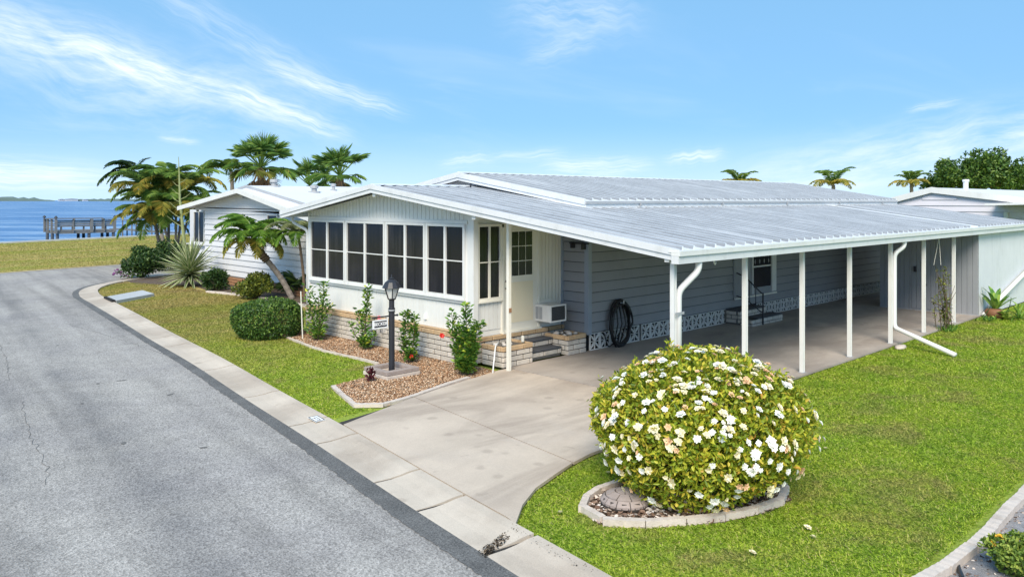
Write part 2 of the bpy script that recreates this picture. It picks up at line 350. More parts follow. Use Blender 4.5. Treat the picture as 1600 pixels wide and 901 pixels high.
M['lf_dark'] = leafmat('dark_shrub_leaves', [(0, (0.016, 0.047, 0.016)), (.6, (0.047, 0.101, 0.027)), (1, (0.121, 0.189, 0.041))], .22, .4)
M['lf_olive'] = leafmat('olive_shrub_leaves', [(0, (0.045, 0.075, 0.015)), (.5, (0.135, 0.180, 0.030)), (1, (0.330, 0.345, 0.060))], .28, .4)
M['lf_tree'] = leafmat('tree_leaves', [(0, (0.030, 0.075, 0.018)), (.5, (0.083, 0.165, 0.030)), (1, (0.195, 0.285, 0.053))], .28, .4)
M['lf_palm'] = leafmat('palm_leaflets', [(0, (0.074, 0.160, 0.039)), (.5, (0.184, 0.305, 0.061)), (1, (0.391, 0.489, 0.109))], .3, .4)
M['lf_palmy'] = leafmat('palm_leaflets_yellowing', [(0, (0.139, 0.178, 0.036)), (.5, (0.377, 0.356, 0.070)), (1, (0.674, 0.496, 0.118))], .3, .45)
M['lf_date'] = leafmat('date_palm_leaflets', [(0, (0.081, 0.182, 0.033)), (.5, (0.202, 0.365, 0.051)), (1, (0.405, 0.546, 0.101))], .3, .4)
M['lf_pale'] = leafmat('pale_palm_leaflets', [(0, (0.182, 0.208, 0.078)), (.5, (0.312, 0.338, 0.156)), (1, (0.494, 0.481, 0.286))], .3, .5)
M['lf_fan'] = leafmat('fan_palm_segments', [(0, (0.066, 0.165, 0.040)), (.5, (0.176, 0.319, 0.066)), (1, (0.374, 0.484, 0.110))], .3, .4)
M['lf_fany'] = leafmat('old_fan_segments', [(0, (.15, .19, .04)), (.5, (.28, .30, .07)), (1, (.42, .36, .12))], .3, .5)
M['lf_dead'] = leafmat('dead_fan_segments', [(0, (.25, .15, .08)), (.5, (.42, .27, .16)), (1, (.55, .38, .24))], .2, .7)
M['lf_agave'] = leafmat('variegated_leaves', [(0, (.10, .16, .05)), (.5, (.18, .25, .085)), (1, (.27, .33, .13))], .15, .45)
M['agave_edge'] = surf('variegated_margin', (.56, .57, .36), .08, 4, .5)
M['lf_lily'] = leafmat('lily_leaves', [(0, (0.060, 0.165, 0.022)), (.5, (0.135, 0.285, 0.045)), (1, (0.360, 0.495, 0.090))], .3, .35)
M['lf_lant'] = leafmat('lantana_leaves', [(0, (0.060, 0.120, 0.022)), (.5, (0.195, 0.300, 0.045)), (1, (0.405, 0.465, 0.090))], .3, .5)
M['lf_red'] = leafmat('dark_red_leaves', [(0, (.05, .012, .018)), (1, (.16, .03, .04))], .2, .4)

# ------------------------------------------------------------------ mesh helpers
WL = {}                                # world location of every object made here
class MB:
    def __init__(s): s.v = []; s.f = []
    def add(s, vs, fs):
        n = len(s.v); s.v += [tuple(p) for p in vs]; s.f += [tuple(i + n for i in q) for q in fs]; return s
    def box(s, x0, x1, y0, y1, z0, z1):
        return s.add([(x0, y0, z0), (x1, y0, z0), (x1, y1, z0), (x0, y1, z0), (x0, y0, z1), (x1, y0, z1), (x1, y1, z1), (x0, y1, z1)],
                     [(3, 2, 1, 0), (4, 5, 6, 7), (0, 1, 5, 4), (1, 2, 6, 5), (2, 3, 7, 6), (3, 0, 4, 7)])
    def obox(s, o, u, n, a0, a1, b0, b1, c0, c1):      # u: across, z: up, n: outward
        o, u, n = Vector(o), Vector(u), Vector(n); z = Vector((0, 0, 1))
        P = lambda a, b, c: o + u * a + z * b + n * c
        vs_ = [P(a0, b0, c0), P(a1, b0, c0), P(a1, b0, c1), P(a0, b0, c1), P(a0, b1, c0), P(a1, b1, c0), P(a1, b1, c1), P(a0, b1, c1)]
        return s.add(vs_, [(3, 2, 1, 0), (4, 5, 6, 7), (0, 1, 5, 4), (1, 2, 6, 5), (2, 3, 7, 6), (3, 0, 4, 7)])
    def prism(s, pts, off):            # planar polygon extruded by a vector
        off = Vector(off); n = len(pts); a = [Vector(p) for p in pts]
        s.add(a + [p + off for p in a], [tuple(range(n - 1, -1, -1)), tuple(range(n, 2 * n))] + [(i, (i + 1) % n, n + (i + 1) % n, n + i) for i in range(n)])
        return s
    def tube(s, path, rad, n=8, cap=True, squash=1.0):
        path = [Vector(p) for p in path]; k = len(path)
        rads = rad if hasattr(rad, '__len__') else [rad] * k
        up = Vector((0, 0, 1)); base = len(s.v)
        prev = None
        for i, p in enumerate(path):
            t = (path[min(i + 1, k - 1)] - path[max(i - 1, 0)]).normalized()
            if prev is None:
                a = t.cross(up)
                if a.length < 1e-3: a = t.cross(Vector((1, 0, 0)))
            else:
                a = prev - t * prev.dot(t)
            a.normalize(); prev = a; b = t.cross(a)
            for j in range(n):
                th = 2 * math.pi * (j + .5) / n
                s.v.append(tuple(p + (a * math.cos(th) + b * math.sin(th) * squash) * rads[i]))
        for i in range(k - 1):
            for j in range(n):
                s.f.append((base + i * n + j, base + i * n + (j + 1) % n, base + (i + 1) * n + (j + 1) % n, base + (i + 1) * n + j))
        if cap:
            s.f.append(tuple(base + j for j in range(n - 1, -1, -1))); s.f.append(tuple(base + (k - 1) * n + j for j in range(n)))
        return s
    def lathe(s, prof, c=(0, 0, 0), n=12):
        base = len(s.v)
        for r, z in prof:
            for j in range(n):
                th = 2 * math.pi * j / n; s.v.append((c[0] + r * math.cos(th), c[1] + r * math.sin(th), c[2] + z))
        for i in range(len(prof) - 1):
            for j in range(n):
                s.f.append((base + i * n + j, base + i * n + (j + 1) % n, base + (i + 1) * n + (j + 1) % n, base + (i + 1) * n + j))
        s.f.append(tuple(base + j for j in range(n - 1, -1, -1))); s.f.append(tuple(base + (len(prof) - 1) * n + j for j in range(n)))
        return s
    def mesh(s, name, mat, smooth=False, off=(0, 0, 0)):
        me = bpy.data.meshes.new(name)
        me.from_pydata([(a - off[0], b - off[1], c - off[2]) for a, b, c in s.v], [], s.f)
        if mat: me.materials.append(mat)
        if smooth:
            me.polygons.foreach_set('use_smooth', [True] * len(me.polygons))
        me.update(); return me
    def build(s, name, mat, parent=None, smooth=False, bevel=0.0):
        a = np.array(s.v); off = (float((a[:, 0].min() + a[:, 0].max()) / 2), float((a[:, 1].min() + a[:, 1].max()) / 2), float(a[:, 2].min()))
        me = s.mesh(name, M[mat] if isinstance(mat, str) else mat, smooth, off)
        if bevel:
            bm = bmesh.new(); bm.from_mesh(me); bmesh.ops.bevel(bm, geom=bm.edges[:], offset=bevel, segments=2, affect='EDGES', profile=.6); bm.to_mesh(me); bm.free()
        return place(name, me, off, parent)
def place(name, me, loc, parent=None, rot=None, scale=None):
    """an object with mesh me at world location loc (parents only translate)"""
    o = bpy.data.objects.new(name, me); COL.objects.link(o); loc = Vector(loc)
    if parent is not None:
        o.parent = parent; o.location = loc - WL[parent.name]
    else: o.location = loc
    WL[o.name] = loc
    if rot is not None: o.rotation_euler = rot
    if scale is not None: o.scale = (scale,) * 3 if not hasattr(scale, '__len__') else scale
    return o
def tag(o, label=None, cat=None, group=None, kind=None):
    if label: o['label'] = label
    if cat: o['category'] = cat
    if group: o['group'] = group
    if kind: o['kind'] = kind
    return o
def thing(name, loc, label, cat, group=None):
    o = bpy.data.objects.new(name, None); COL.objects.link(o); o.location = loc; o.empty_display_size = .2
    WL[o.name] = Vector(loc); return tag(o, label, cat, group)
def npmesh(name, V, Fc, mat, quads=True):
    me = bpy.data.meshes.new(name); k = Fc.shape[1]
    me.vertices.add(len(V)); me.vertices.foreach_set('co', np.ascontiguousarray(V, dtype=np.float32).ravel())
    me.loops.add(Fc.size); me.loops.foreach_set('vertex_index', np.ascontiguousarray(Fc, dtype=np.int32).ravel())
    me.polygons.add(len(Fc)); me.polygons.foreach_set('loop_start', np.arange(0, Fc.size, k, dtype=np.int32))
    me.update(calc_edges=True); me.validate(); me.materials.append(M[mat] if isinstance(mat, str) else mat); return me
def norm(a): return a / np.maximum(np.linalg.norm(a, axis=1, keepdims=True), 1e-9)
def leaves(C, D, N, L, Wd, fold=.25, droop=.12):
    """leaf blades: centre-bases C, long axis D, normal N (all n x 3), length L and width Wd arrays -> verts, quads"""
    n = len(C); D = norm(D); S = norm(np.cross(D, N)); N = np.cross(S, D)
    L = np.broadcast_to(L, n)[:, None]; Wd = np.broadcast_to(Wd, n)[:, None]
    b = C; t = C + D * L - N * L * droop
    l1 = C + D * L * .33 + S * Wd * .48 + N * Wd * fold; l2 = C + D * L * .70 + S * Wd * .36 + N * (Wd * fold - L * droop * .4)
    r1 = C + D * L * .33 - S * Wd * .48 + N * Wd * fold; r2 = C + D * L * .70 - S * Wd * .36 + N * (Wd * fold - L * droop * .4)
    V = np.stack([b, l1, l2, t, r2, r1], 1).reshape(-1, 3)
    k = np.arange(n)[:, None] * 6
    F = np.concatenate([k + np.array([0, 3, 2, 1]), k + np.array([0, 5, 4, 3])], 1).reshape(-1, 4)
    return V, F
def rdir(n): return norm(rng.normal(size=(n, 3)))
def inpoly(P, poly):
    x, y = P[:, 0], P[:, 1]; r = np.zeros(len(P), bool); j = len(poly) - 1
    for i in range(len(poly)):
        xi, yi = poly[i]; xj, yj = poly[j]
        c = ((yi > y) != (yj > y)) & (x < (xj - xi) * (y - yi) / ((yj - yi) or 1e-12) + xi); r ^= c; j = i
    return r
def sheet(name, poly, z, mat, kind='structure', thick=0.0):
    m = MB()
    if thick: m.prism([(x, y, z - thick) for x, y in poly], (0, 0, thick))
    else: m.add([(x, y, z) for x, y in poly], [tuple(range(len(poly)))])
    o = m.build(name, mat)
    a = sum((poly[i][0] * poly[(i + 1) % len(poly)][1] - poly[(i + 1) % len(poly)][0] * poly[i][1]) for i in range(len(poly)))
    if a < 0 and not thick: o.data.flip_normals()
    if kind: o['kind'] = kind
    return o

# ================================================================== SETTING
ground = sheet('ground', [(-150, -100), (320, -100), (320, 186.4), (-150, 4.1)], 0.0, 'ground')
water = sheet('water', [(-9000, -400), (9000, -400), (9000, 9000), (-9000, 9000)], -0.75, 'water')
SWD = Vector((10.2, 3.96, 0)).normalized(); SWN = Vector((-SWD.y, SWD.x, 0)); SW0 = Vector((14.0, 67.7, 0))
sw = MB(); a_, b_ = SW0 - SWD * 160, SW0 + SWD * 160
sw.prism([a_ + Vector((0, 0, -1.2)), a_ + SWN * .45 + Vector((0, 0, -1.2)), a_ + SWN * .45 + Vector((0, 0, .12)), a_ + Vector((0, 0, .12))], b_ - a_)
tag(sw.build('seawall', 'seawall'), 'long pale concrete seawall cap between the dry grass and the bay', 'seawall')

def resample(pts, step):
    P = np.array(pts, float); d = np.r_[0, np.cumsum(np.linalg.norm(np.diff(P, axis=0), axis=1))]
    # smooth Catmull-like by cubic interpolation through numpy (chord length, Hermite)
    t = np.gradient(P, d, axis=0); s = np.arange(0, d[-1], step); out = []
    for q in s:
        i = min(np.searchsorted(d, q, 'right') - 1, len(d) - 2); h = d[i + 1] - d[i]; x = (q - d[i]) / h
        out.append((1 + 2 * x) * (1 - x) ** 2 * P[i] + x * (1 - x) ** 2 * h * t[i] + x * x * (3 - 2 * x) * P[i + 1] + x * x * (x - 1) * h * t[i + 1])
    return np.array(out)
front = resample([(2.2, -12), (3.35, -4), (4.15, 1), (4.72, 4.6), (5.0, 6.5), (5.47, 9.4), (5.87, 12.1), (6.39, 15.41), (6.85, 18.97), (7.45, 23.2), (7.88, 26.4),
                  (8.3, 29.2), (8.75, 30.7), (9.6, 32.2), (10.7, 33.35), (12.6, 34.6), (15.5, 35.7), (20, 36.9), (34, 40)], .25)
tang = norm(np.gradient(front, axis=0)); nrm = np.stack([tang[:, 1], -tang[:, 0]], 1)
KW = .60
back = front + nrm * KW
road_poly = [tuple(p + n * .03) for p, n in zip(front, nrm)] + [(34, 46), (13.4, 41.4), (8.3, 40.2), (3, 38.2), (-.5, 34), (-2.2, 26), (-4.2, 8), (-7, -12)]
road = sheet('road', road_poly, .008, 'asphalt')
# dark fresh asphalt strip beside the kerb, fading out unevenly (a lay of newer asphalt)
k0, k1 = np.argmin(abs(front[:, 1] - -2)), np.argmin(abs(front[:, 1] - 33.2))
wid = .15 + .012 * np.sin(np.arange(len(front)) * .11) + .05 * rng.random(len(front))
wid *= np.interp(front[:, 1], [-2, 5, 12, 20, 24, 30, 33], [1.3, 1.25, 1.15, .8, 1.2, 1.0, .6])
fi = np.arange(k0, k1, .2); ix = np.arange(len(front)); I = lambda a: np.interp(fi, ix, a)
ffx, ffy, fnx, fny, fw = I(front[:, 0]), I(front[:, 1]), I(nrm[:, 0]), I(nrm[:, 1]), I(np.convolve(np.r_[wid[:3], wid, wid[-3:]], np.ones(7) / 7, 'valid')) + rng.normal(size=len(fi)) * .009
strip = [(a + c * .02, b + d * .02) for a, b, c, d in zip(ffx, ffy, fnx, fny)] + [(a - c * w_, b - d * w_) for a, b, c, d, w_ in zip(ffx, ffy, fnx, fny, fw)][::-1]
sheet('road_patch', strip, .0125, 'asphalt_dark')
# pale concrete edge of the far side of the bend
oe = resample([(-2.2, 26), (-.5, 34), (3, 38.2), (8.3, 40.2), (13.4, 41.4), (34, 46)], .5)
on_ = norm(np.gradient(oe, axis=0)); on_ = np.stack([-on_[:, 1], on_[:, 0]], 1)
sheet('road_edge', [tuple(p) for p in oe] + [tuple(p + n * .28) for p, n in zip(oe[::-1], on_[::-1])], .02, 'kerb')

def crack_line(pts, w, name='road_crack'):
    P = resample(pts, .12); P = P + rng.normal(size=P.shape) * .018; n_ = norm(np.gradient(P, axis=0)); n_ = np.stack([-n_[:, 1], n_[:, 0]], 1); ww = (w * (.4 + rng.random(len(P))))[:, None]
    sheet(name, [tuple(p) for p in P + n_ * ww / 2] + [tuple(p) for p in (P - n_ * ww / 2)[::-1]], .0122, 'crackline')
crack_line([G(35, 628), G(45, 665), G(52, 690), G(70, 720), G(78, 760)], .007); crack_line([G(0, 540), G(12, 570), G(14, 595)], .008)
crack_line([G(700, 850), G(712, 868), G(735, 880), G(728, 893)], .012); crack_line([G(100, 505), G(230, 545), G(330, 585)], .008)
for k, (u, v) in enumerate(((190, 595), (153, 600), (266, 617), (193, 693), (128, 631), (318, 700), (90, 540))):
    x_, y_ = G(u, v); a_ = rng.random() * 6; w_ = (.09, .05, .08, .07, .04, .05, .05)[k]
    sheet('road_stain', [(x_ + w_ * math.cos(a_) * math.cos(q) - .03 * math.sin(a_) * math.sin(q), y_ + w_ * math.sin(a_) * math.cos(q) + .03 * math.cos(a_) * math.sin(q)) for q in np.linspace(0, 5.6, 9)], .0122, 'crackline')
# kerb: separate cast sections, joints where the photograph shows them
kerb = tag(bpy.data.objects.new('kerb', None), kind='structure'); COL.objects.link(kerb); kerb.location = (6, 12, 0); WL[kerb.name] = Vector((6, 12, 0))
joint_y = [-9, -6, -3, -.4, 2.4, 5.33, 6.55, 7.54, 9.37, 10.16, 12.1, 14.6, 17.7, 18.97, 21.2, 23.22, 25.8]
last = np.argmin(abs(front[:, 1] - 25.8))
cuts = [np.argmin(abs(front[:, 1] - y)) for y in joint_y] + list(range(last + 10, len(front) - 1, 11))
PROF = [(0.0, .010), (.05, .014), (.22, .016), (.36, .030), (.48, .050), (KW, .056)]
for ci in range(len(cuts) - 1):
    a, b = cuts[ci], cuts[ci + 1]
    if b - a < 1: continue
    m = MB(); rows = []
    idx = np.linspace(a, b, max(2, (b - a) // 2 + 1))
    gap = .06 if ci in (4, 5) else .042
    tl = np.interp(idx, range(len(front)), np.r_[0, np.cumsum(np.linalg.norm(np.diff(front, axis=0), axis=1))])
    for q, tt in zip(idx, tl):
        i = int(q); fr = q - i; j = min(i + 1, len(front) - 1)
        P0 = front[i] * (1 - fr) + front[j] * fr; N0 = nrm[i] * (1 - fr) + nrm[j] * fr; T0 = tang[i]
        if q == idx[0]: P0 = P0 + T0 * gap / 2
        if q == idx[-1]: P0 = P0 - T0 * gap / 2
        wob = .012 * math.sin(tt * 1.7)
        row = [(P0[0] + N0[0] * (o + (wob if o == 0 else 0)), P0[1] + N0[1] * (o + (wob if o == 0 else 0)), z) for o, z in PROF]
        rows.append(row + [(row[-1][0], row[-1][1], -.02), (row[0][0], row[0][1], -.02)])
    k = len(rows[0]); V = [p for r_ in rows for p in r_]; Fc = []
    for r_ in range(len(rows) - 1):
        for c_ in range(k): Fc.append((r_ * k + c_, r_ * k + (c_ + 1) % k, (r_ + 1) * k + (c_ + 1) % k, (r_ + 1) * k + c_))
    Fc += [tuple(range(k)), tuple(range((len(rows) - 1) * k + k - 1, (len(rows) - 1) * k - 1, -1))]
    m.add(V, Fc).build('kerb_section', 'kerb', kerb)
sheet('kerb_bed', [tuple(p - n * .01) for p, n in zip(front[8:-8], nrm[8:-8])] + [tuple(p + n * .01) for p, n in zip(back[8:-8][::-1], nrm[8:-8][::-1])], .005, 'crack')

# driveway: two pours and the carport floor
SZ = .055
by = lambda y: tuple(back[np.argmin(abs(back[:, 1] - y))] + nrm[np.argmin(abs(back[:, 1] - y))] * .012)
dl = [G(520, 660, SZ), (7.5, 10.12), (8.4, 10.36), (10.15, 10.72)]
J0, J1 = (7.80, 10.2), (7.22, 6.33)
rightedge = [(5.45, 5.52), (5.85, 5.82), (6.30, 6.06), (6.82, 6.22), (7.22, 6.33), (7.61, 6.40), (9.6, 6.50), (13.78, 6.60), (22.57, 6.60), (24.6, 6.60)]
ydl, ydr = dl[0][1], 5.52
bk = [tuple(b + n * .024) for b, n in zip(back, nrm) if ydr <= b[1] <= ydl]
under = sheet('driveway_base', bk + [dl[0]] + dl[1:] + [(10.2, 10.8), (29, 10.8), (29, 6.6)] + rightedge[::-1][1:], .03, 'crack')
sheet('driveway', bk + [(7.5, 10.12), (J0[0] - .012, J0[1] - .005), (J1[0] - .012, J1[1])] + rightedge[:4][::-1], SZ, 'drive', thick=.035)
sheet('driveway', [(J0[0] + .012, J0[1]), (8.4, 10.36), (10.15, 10.72), (10.4, 10.72), (10.42, 6.53), (9.6, 6.50), (7.61, 6.40), (J1[0] + .012, J1[1])], SZ, 'drive', thick=.035)
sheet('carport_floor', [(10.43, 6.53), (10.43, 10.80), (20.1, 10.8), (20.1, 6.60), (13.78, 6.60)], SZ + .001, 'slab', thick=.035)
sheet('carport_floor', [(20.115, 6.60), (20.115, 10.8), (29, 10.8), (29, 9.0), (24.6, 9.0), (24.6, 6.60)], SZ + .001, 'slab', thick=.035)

# planting beds (flat soil) and the gravel strip of the lot next door
bed = [G(445, 528), G(500, 548), G(560, 562), G(602, 575), G(575, 590), G(516, 605), G(533, 622), G(552, 637), G(600, 637), G(640, 626), G(740, 594), (10.15, 10.78), (10.2, 11.4), (10.2, 17.6), (9.3, 17.6)]
sheet('mulch_bed', bed, .012, 'soil')
gb_pts = [G(*p) for p in [(905, 795), (915, 775), (952, 764), (990, 745), (1090, 725), (1180, 735), (1222, 760), (1236, 783), (1200, 802), (1130, 817), (1070, 822), (1010, 826), (937, 821)]]
sheet('shrub_bed', gb_pts, .012, 'soil')
sheet('gravel_strip', [(5.0, 2.36), (5.0, -3), (40, -3), (40, 2.30), (9, 2.31)], .012, 'graygravel')
nb = [(8.9, 30.6), (9.4, 31.6), (10.3, 32.8), (12.2, 34.2), (14, 34.9), (19, 35.6), (19, 31), (13.5, 31), (13.5, 18.5), (12.6, 19), (12.3, 21.5), (12.3, 23.4), (11.6, 25.2), (11.9, 26.6), (10.6, 29.5)]
sheet('neighbour_bed', [(11.2, 34.0), (14, 35.0), (19, 35.8), (19, 31), (13.55, 31), (13.55, 18.5), (12.7, 19), (12.35, 21.5), (12.35, 23.6), (12.2, 25.6), (11.9, 26.8), (12.3, 29.5), (11.0, 31.5)], .012, 'soil')

# ------------------------------------------------------------------ grass blades
def grass(name, poly, dens, Lr, wr, holes=(), near=9.0, fall=1.4):
    P = np.array(poly); lo, hi = P.min(0), P.max(0); n = int((hi - lo).prod() * dens)
    Q = lo + rng.random((n, 2)) * (hi - lo); ok = inpoly(Q, poly)
    for h in holes: ok &= ~inpoly(Q, h)
    d = Q[:, 0] * BY + Q[:, 1] * BX; X = Q[:, 0] * BX - Q[:, 1] * BY
    ok &= (d > 4.5) & (abs(X) < d * .68 + .6)
    k = np.maximum(1.0, d / near)
    ok &= rng.random(n) < k ** -fall
    Q, k = Q[ok], k[ok]; n = len(Q); Q = Q + rng.normal(size=(n, 2)) * .014
    az = rng.random(n) * 2 * math.pi; tilt = rng.uniform(.65, 1.5, n)
    D = np.stack([np.cos(az) * np.sin(tilt), np.sin(az) * np.sin(tilt), np.cos(tilt)], 1)
    S = np.stack([-np.sin(az), np.cos(az), np.zeros(n)], 1)
    L = rng.uniform(*Lr, n) * k ** .35; w = rng.uniform(*wr, n) * k ** .6
    b = np.c_[Q, np.full(n, .0)]
    mid = b + D * (L * .55)[:, None]; tip = b + D * L[:, None] + np.c_[np.cos(az) * L * .25, np.sin(az) * L * .25, -L * .12]
    hw = (w / 2)[:, None] * S
    V = np.stack([b - hw, b + hw, mid + hw * .9, mid - hw * .9, tip], 1).reshape(-1, 3); kk = np.arange(n)[:, None] * 5
    V = np.stack([b - hw, b + hw, mid + hw * .9, tip, mid - hw * .9], 1).reshape(-1, 3)
    me = npmesh(name, V - np.array([lo[0], lo[1], 0]), kk + np.array([0, 1, 2, 3, 4]), 'grass')
    o = place(name, me, (lo[0], lo[1], 0.0)); print(name, n, 'blades')
    return o
bR = [tuple(b + n * .015) for b, n in zip(back, nrm) if 2.4 < b[1] < 5.5]
lawn_r = bR + [(x + .01, y - .012) for x, y in rightedge] + [(24.6, 6.52), (40, 6.52), (40, 2.42), (9.2, 2.44), (8.25, 2.42), (7.27, 2.48), (4.9, 2.5)]
tag(grass('lawn_grass', lawn_r, 7500, (.025, .055), (.004, .008), holes=[gb_pts]), 'thick bright green lawn grass right of the driveway', 'grass', kind='stuff')
bL = [tuple(b + n * .012) for b, n in zip(back, nrm) if 10.05 < b[1] < 33]
lawn_l = bL + [(10.8, 33.0), (12.0, 29.5), (11.8, 26.8), (12.1, 25.6), (12.25, 23.6), (12.25, 21.5), (12.6, 19), (13.4, 18.5), (9.6, 18.2), (9.3, 17.6)] + bed[0:8] + [(7.0, 10.18)]
drain_hole = [(8.45, 26.0), (8.62, 27.5), (10.2, 28.6), (10.15, 27.2)]
tag(grass('lawn_grass', lawn_l, 5600, (.025, .055), (.0045, .009), holes=[drain_hole], near=9.0), 'patchy green and yellowing grass between kerb and mulch bed', 'grass', kind='stuff')
far_l = [tuple(p + n * .3) for p, n in zip(oe, on_)] + [(60, 55), (60, 85), (24, 71.3), (8, 65.2), (-10, 58), (-12, 40)]
tag(grass('lawn_grass', far_l, 160, (.05, .11), (.012, .022), near=30., fall=.8), 'dry yellowish grass beyond the bend of the road', 'grass', kind='stuff')

# loose chips and pebbles
def chips(name, poly, n, size, flat, mat, z=.015, pile=.02):
    P = np.array(poly); lo, hi = P.min(0), P.max(0); Q = lo + rng.random((n * 3, 2)) * (hi - lo); Q = Q[inpoly(Q, poly)][:n]; n = len(Q)
    a = rdir(n); a[:, 2] *= .35; a = norm(a); b = norm(np.cross(a, rdir(n) * .5 + np.array([0, 0, 1.0]))); c = np.cross(a, b)
    s = rng.uniform(size * .5, size * 1.5, n)[:, None]
    C = np.c_[Q, z + rng.random(n) * pile]
    off = [(-1, -.5, 0), (-.4, .6, .0), (.5, .55, 0), (1, -.1, 0), (.3, -.7, 0)]
    rows = []
    for (p, q, _), h in zip(off, (0, 0, 0, 0, 0)):
        j = 1 + .3 * (rng.random((n, 1)) - .5)
        rows.append(C + a * s * p * .5 * j + b * s * q * .5 * flat * 2 * j)
    top = C + c * s * flat * .45
    V = np.stack(rows + [top], 1).reshape(-1, 3); k = np.arange(n)[:, None] * 6
    F = np.concatenate([k + np.array([i, (i + 1) % 5, 5]) for i in range(5)], 1).reshape(-1, 3)
    o = place(name, npmesh(name, V - np.array([lo[0], lo[1], 0]), F, mat), (lo[0], lo[1], 0)); o['kind'] = 'stuff'; return o
tag(chips('mulch', bed, 60000, .023, .5, 'chips'), 'peach and brown bark chips of the bed along the sunroom', 'mulch')
tag(chips('pebbles', gb_pts, 2600, .045, .7, 'pebble'), 'brown and white pebbles around the flowering bush', 'pebbles')
tag(chips('gravel', [(5.5, 2.25), (5.5, .8), (12, .8), (12, 2.2)], 2500, .03, .7, 'pebble', z=.013, pile=.006), 'loose chips on the grey gravel beside the lot edging', 'gravel')

tag(chips('gutter_debris', [(4.80, 5.24), (4.82, 5.36), (5.1, 5.44), (5.36, 5.54), (5.42, 5.44), (5.1, 5.32)], 520, .024, .3, 'debris', z=.012, pile=.03), 'dark leaf litter and soil in the gap of the kerb', 'debris')
tag(chips('gutter_debris', [(5.28, 5.45), (5.44, 5.55), (5.30, 4.3), (5.16, 4.3)], 70, .016, .3, 'debris', z=.05, pile=.01), 'dark leaf litter along the kerb edge of the right lawn', 'debris')

# ================================================================== THE MOBILE HOME
XF, YS, XB, YW, YL = 10.20, 11.48, 12.74, 10.75, 17.50
YR, ZR, YE, XG = 14.16, 3.49, 6.60, 9.70
SLR = (ZR - 2.462) / (YR - 6.55); SLL = .155
XE = 29.45
def rz(y): return ZR - SLR * (YR - y) if y <= YR else ZR - SLL * (y - YR)
UR, UZ, UE, XU = 14.50, 3.82, 10.56, 12.40           # upper roof ridge, eave, gable edge
SLU = (UZ - 3.19) / (UR - UE)
def uz(y): return UZ - SLU * abs(UR - y)
home = thing('mobile_home', (19, 13, SZ), 'long white and blue-grey mobile home with sunroom, metal roofs and carport', 'house')

def grooved(name, o, u, n, w, zlo, top, board, mat, parent=home, depth=.012, gap=.012, back=.03):
    """vertical grooved panelling: raised boards with recessed joints; top(a) gives the height above o"""
    m = MB(); k = max(1, round(w / board)); bw = w / k
    o, u, n = Vector(o), Vector(u), Vector(n); z = Vector((0, 0, 1))
    def pan(a0, a1, c0, c1):
        t0, t1 = top(a0), top(a1)
        if max(t0, t1) - zlo < .01: return
        t0, t1 = max(t0, zlo + .004), max(t1, zlo + .004)
        m.prism([o + u * a0 + z * zlo + n * c0, o + u * a1 + z * zlo + n * c0, o + u * a1 + z * t1 + n * c0, o + u * a0 + z * t0 + n * c0], n * (c1 - c0))
    segs = 8
    for i in range(segs): pan(w * i / segs, w * (i + 1) / segs, -back, 0)
    for i in range(k): pan(i * bw + gap / 2, (i + 1) * bw - gap / 2, .0005, depth)
    return m.build(name, mat, parent)

# --- brick skirting: mortar core with single bricks
def brick_mesh(nm, l, h, t, mat):
    m = MB().box(0, l, 0, t, 0, h); me = m.mesh(nm, M[mat])
    bm = bmesh.new(); bm.from_mesh(me); bmesh.ops.bevel(bm, geom=bm.edges[:], offset=.007, segments=1, affect='EDGES'); bm.to_mesh(me); bm.free(); return me
BR = {}
def brick(mat, l, h=.084, t=.07):
    k = (mat, round(l, 2), round(h, 3), t)
    if k not in BR: BR[k] = brick_mesh('brick', k[1], k[2], t, mat)
    return BR[k]
def brickwork(parent, p0, p1, z0, courses, cap=True, bl=.40, ch=.098, outset=.0, capz=None):
    """courses of bricks on the face p0->p1 (outward is to the right of the direction)"""
    p0, p1 = Vector((*p0, 0)), Vector((*p1, 0)); u = (p1 - p0); w = u.length; u.normalize(); ang = math.atan2(u.y, u.x)
    for c in range(courses):
        mat = 'brickt' if (cap and c == courses - 1) else 'brickw'
        x = -(bl / 2 if c % 2 else 0)
        while x < w - .02:
            a, b = max(0, x) + .010, min(w, x + bl) - .010; x += bl
            if b - a < .03: continue
            jit = random.uniform(-.004, .004) - (.014 if mat == 'brickt' else 0)
            q = p0 + u * a + Vector((u.y, -u.x, 0)) * (-.0 - jit)
            place('brick', brick(mat, b - a), (q.x, q.y, z0 + c * ch + .005), parent, (0, 0, ang))
# direction p0->p1 with outward on the right: front face runs from large y to small y (outward -x)
skirt = MB().box(XF - .137, XF + .05, YS - .03, YL, SZ - .03, .60).build('skirt_wall', 'mortar', home)
brickwork(skirt, (XF - .15, YL + .0), (XF - .15, YS - .06), .025, 6)
fl = MB().box(XF - .13, XF + .05, YS - .05, YL, .616, .63).build('ledge', 'brickt', home)

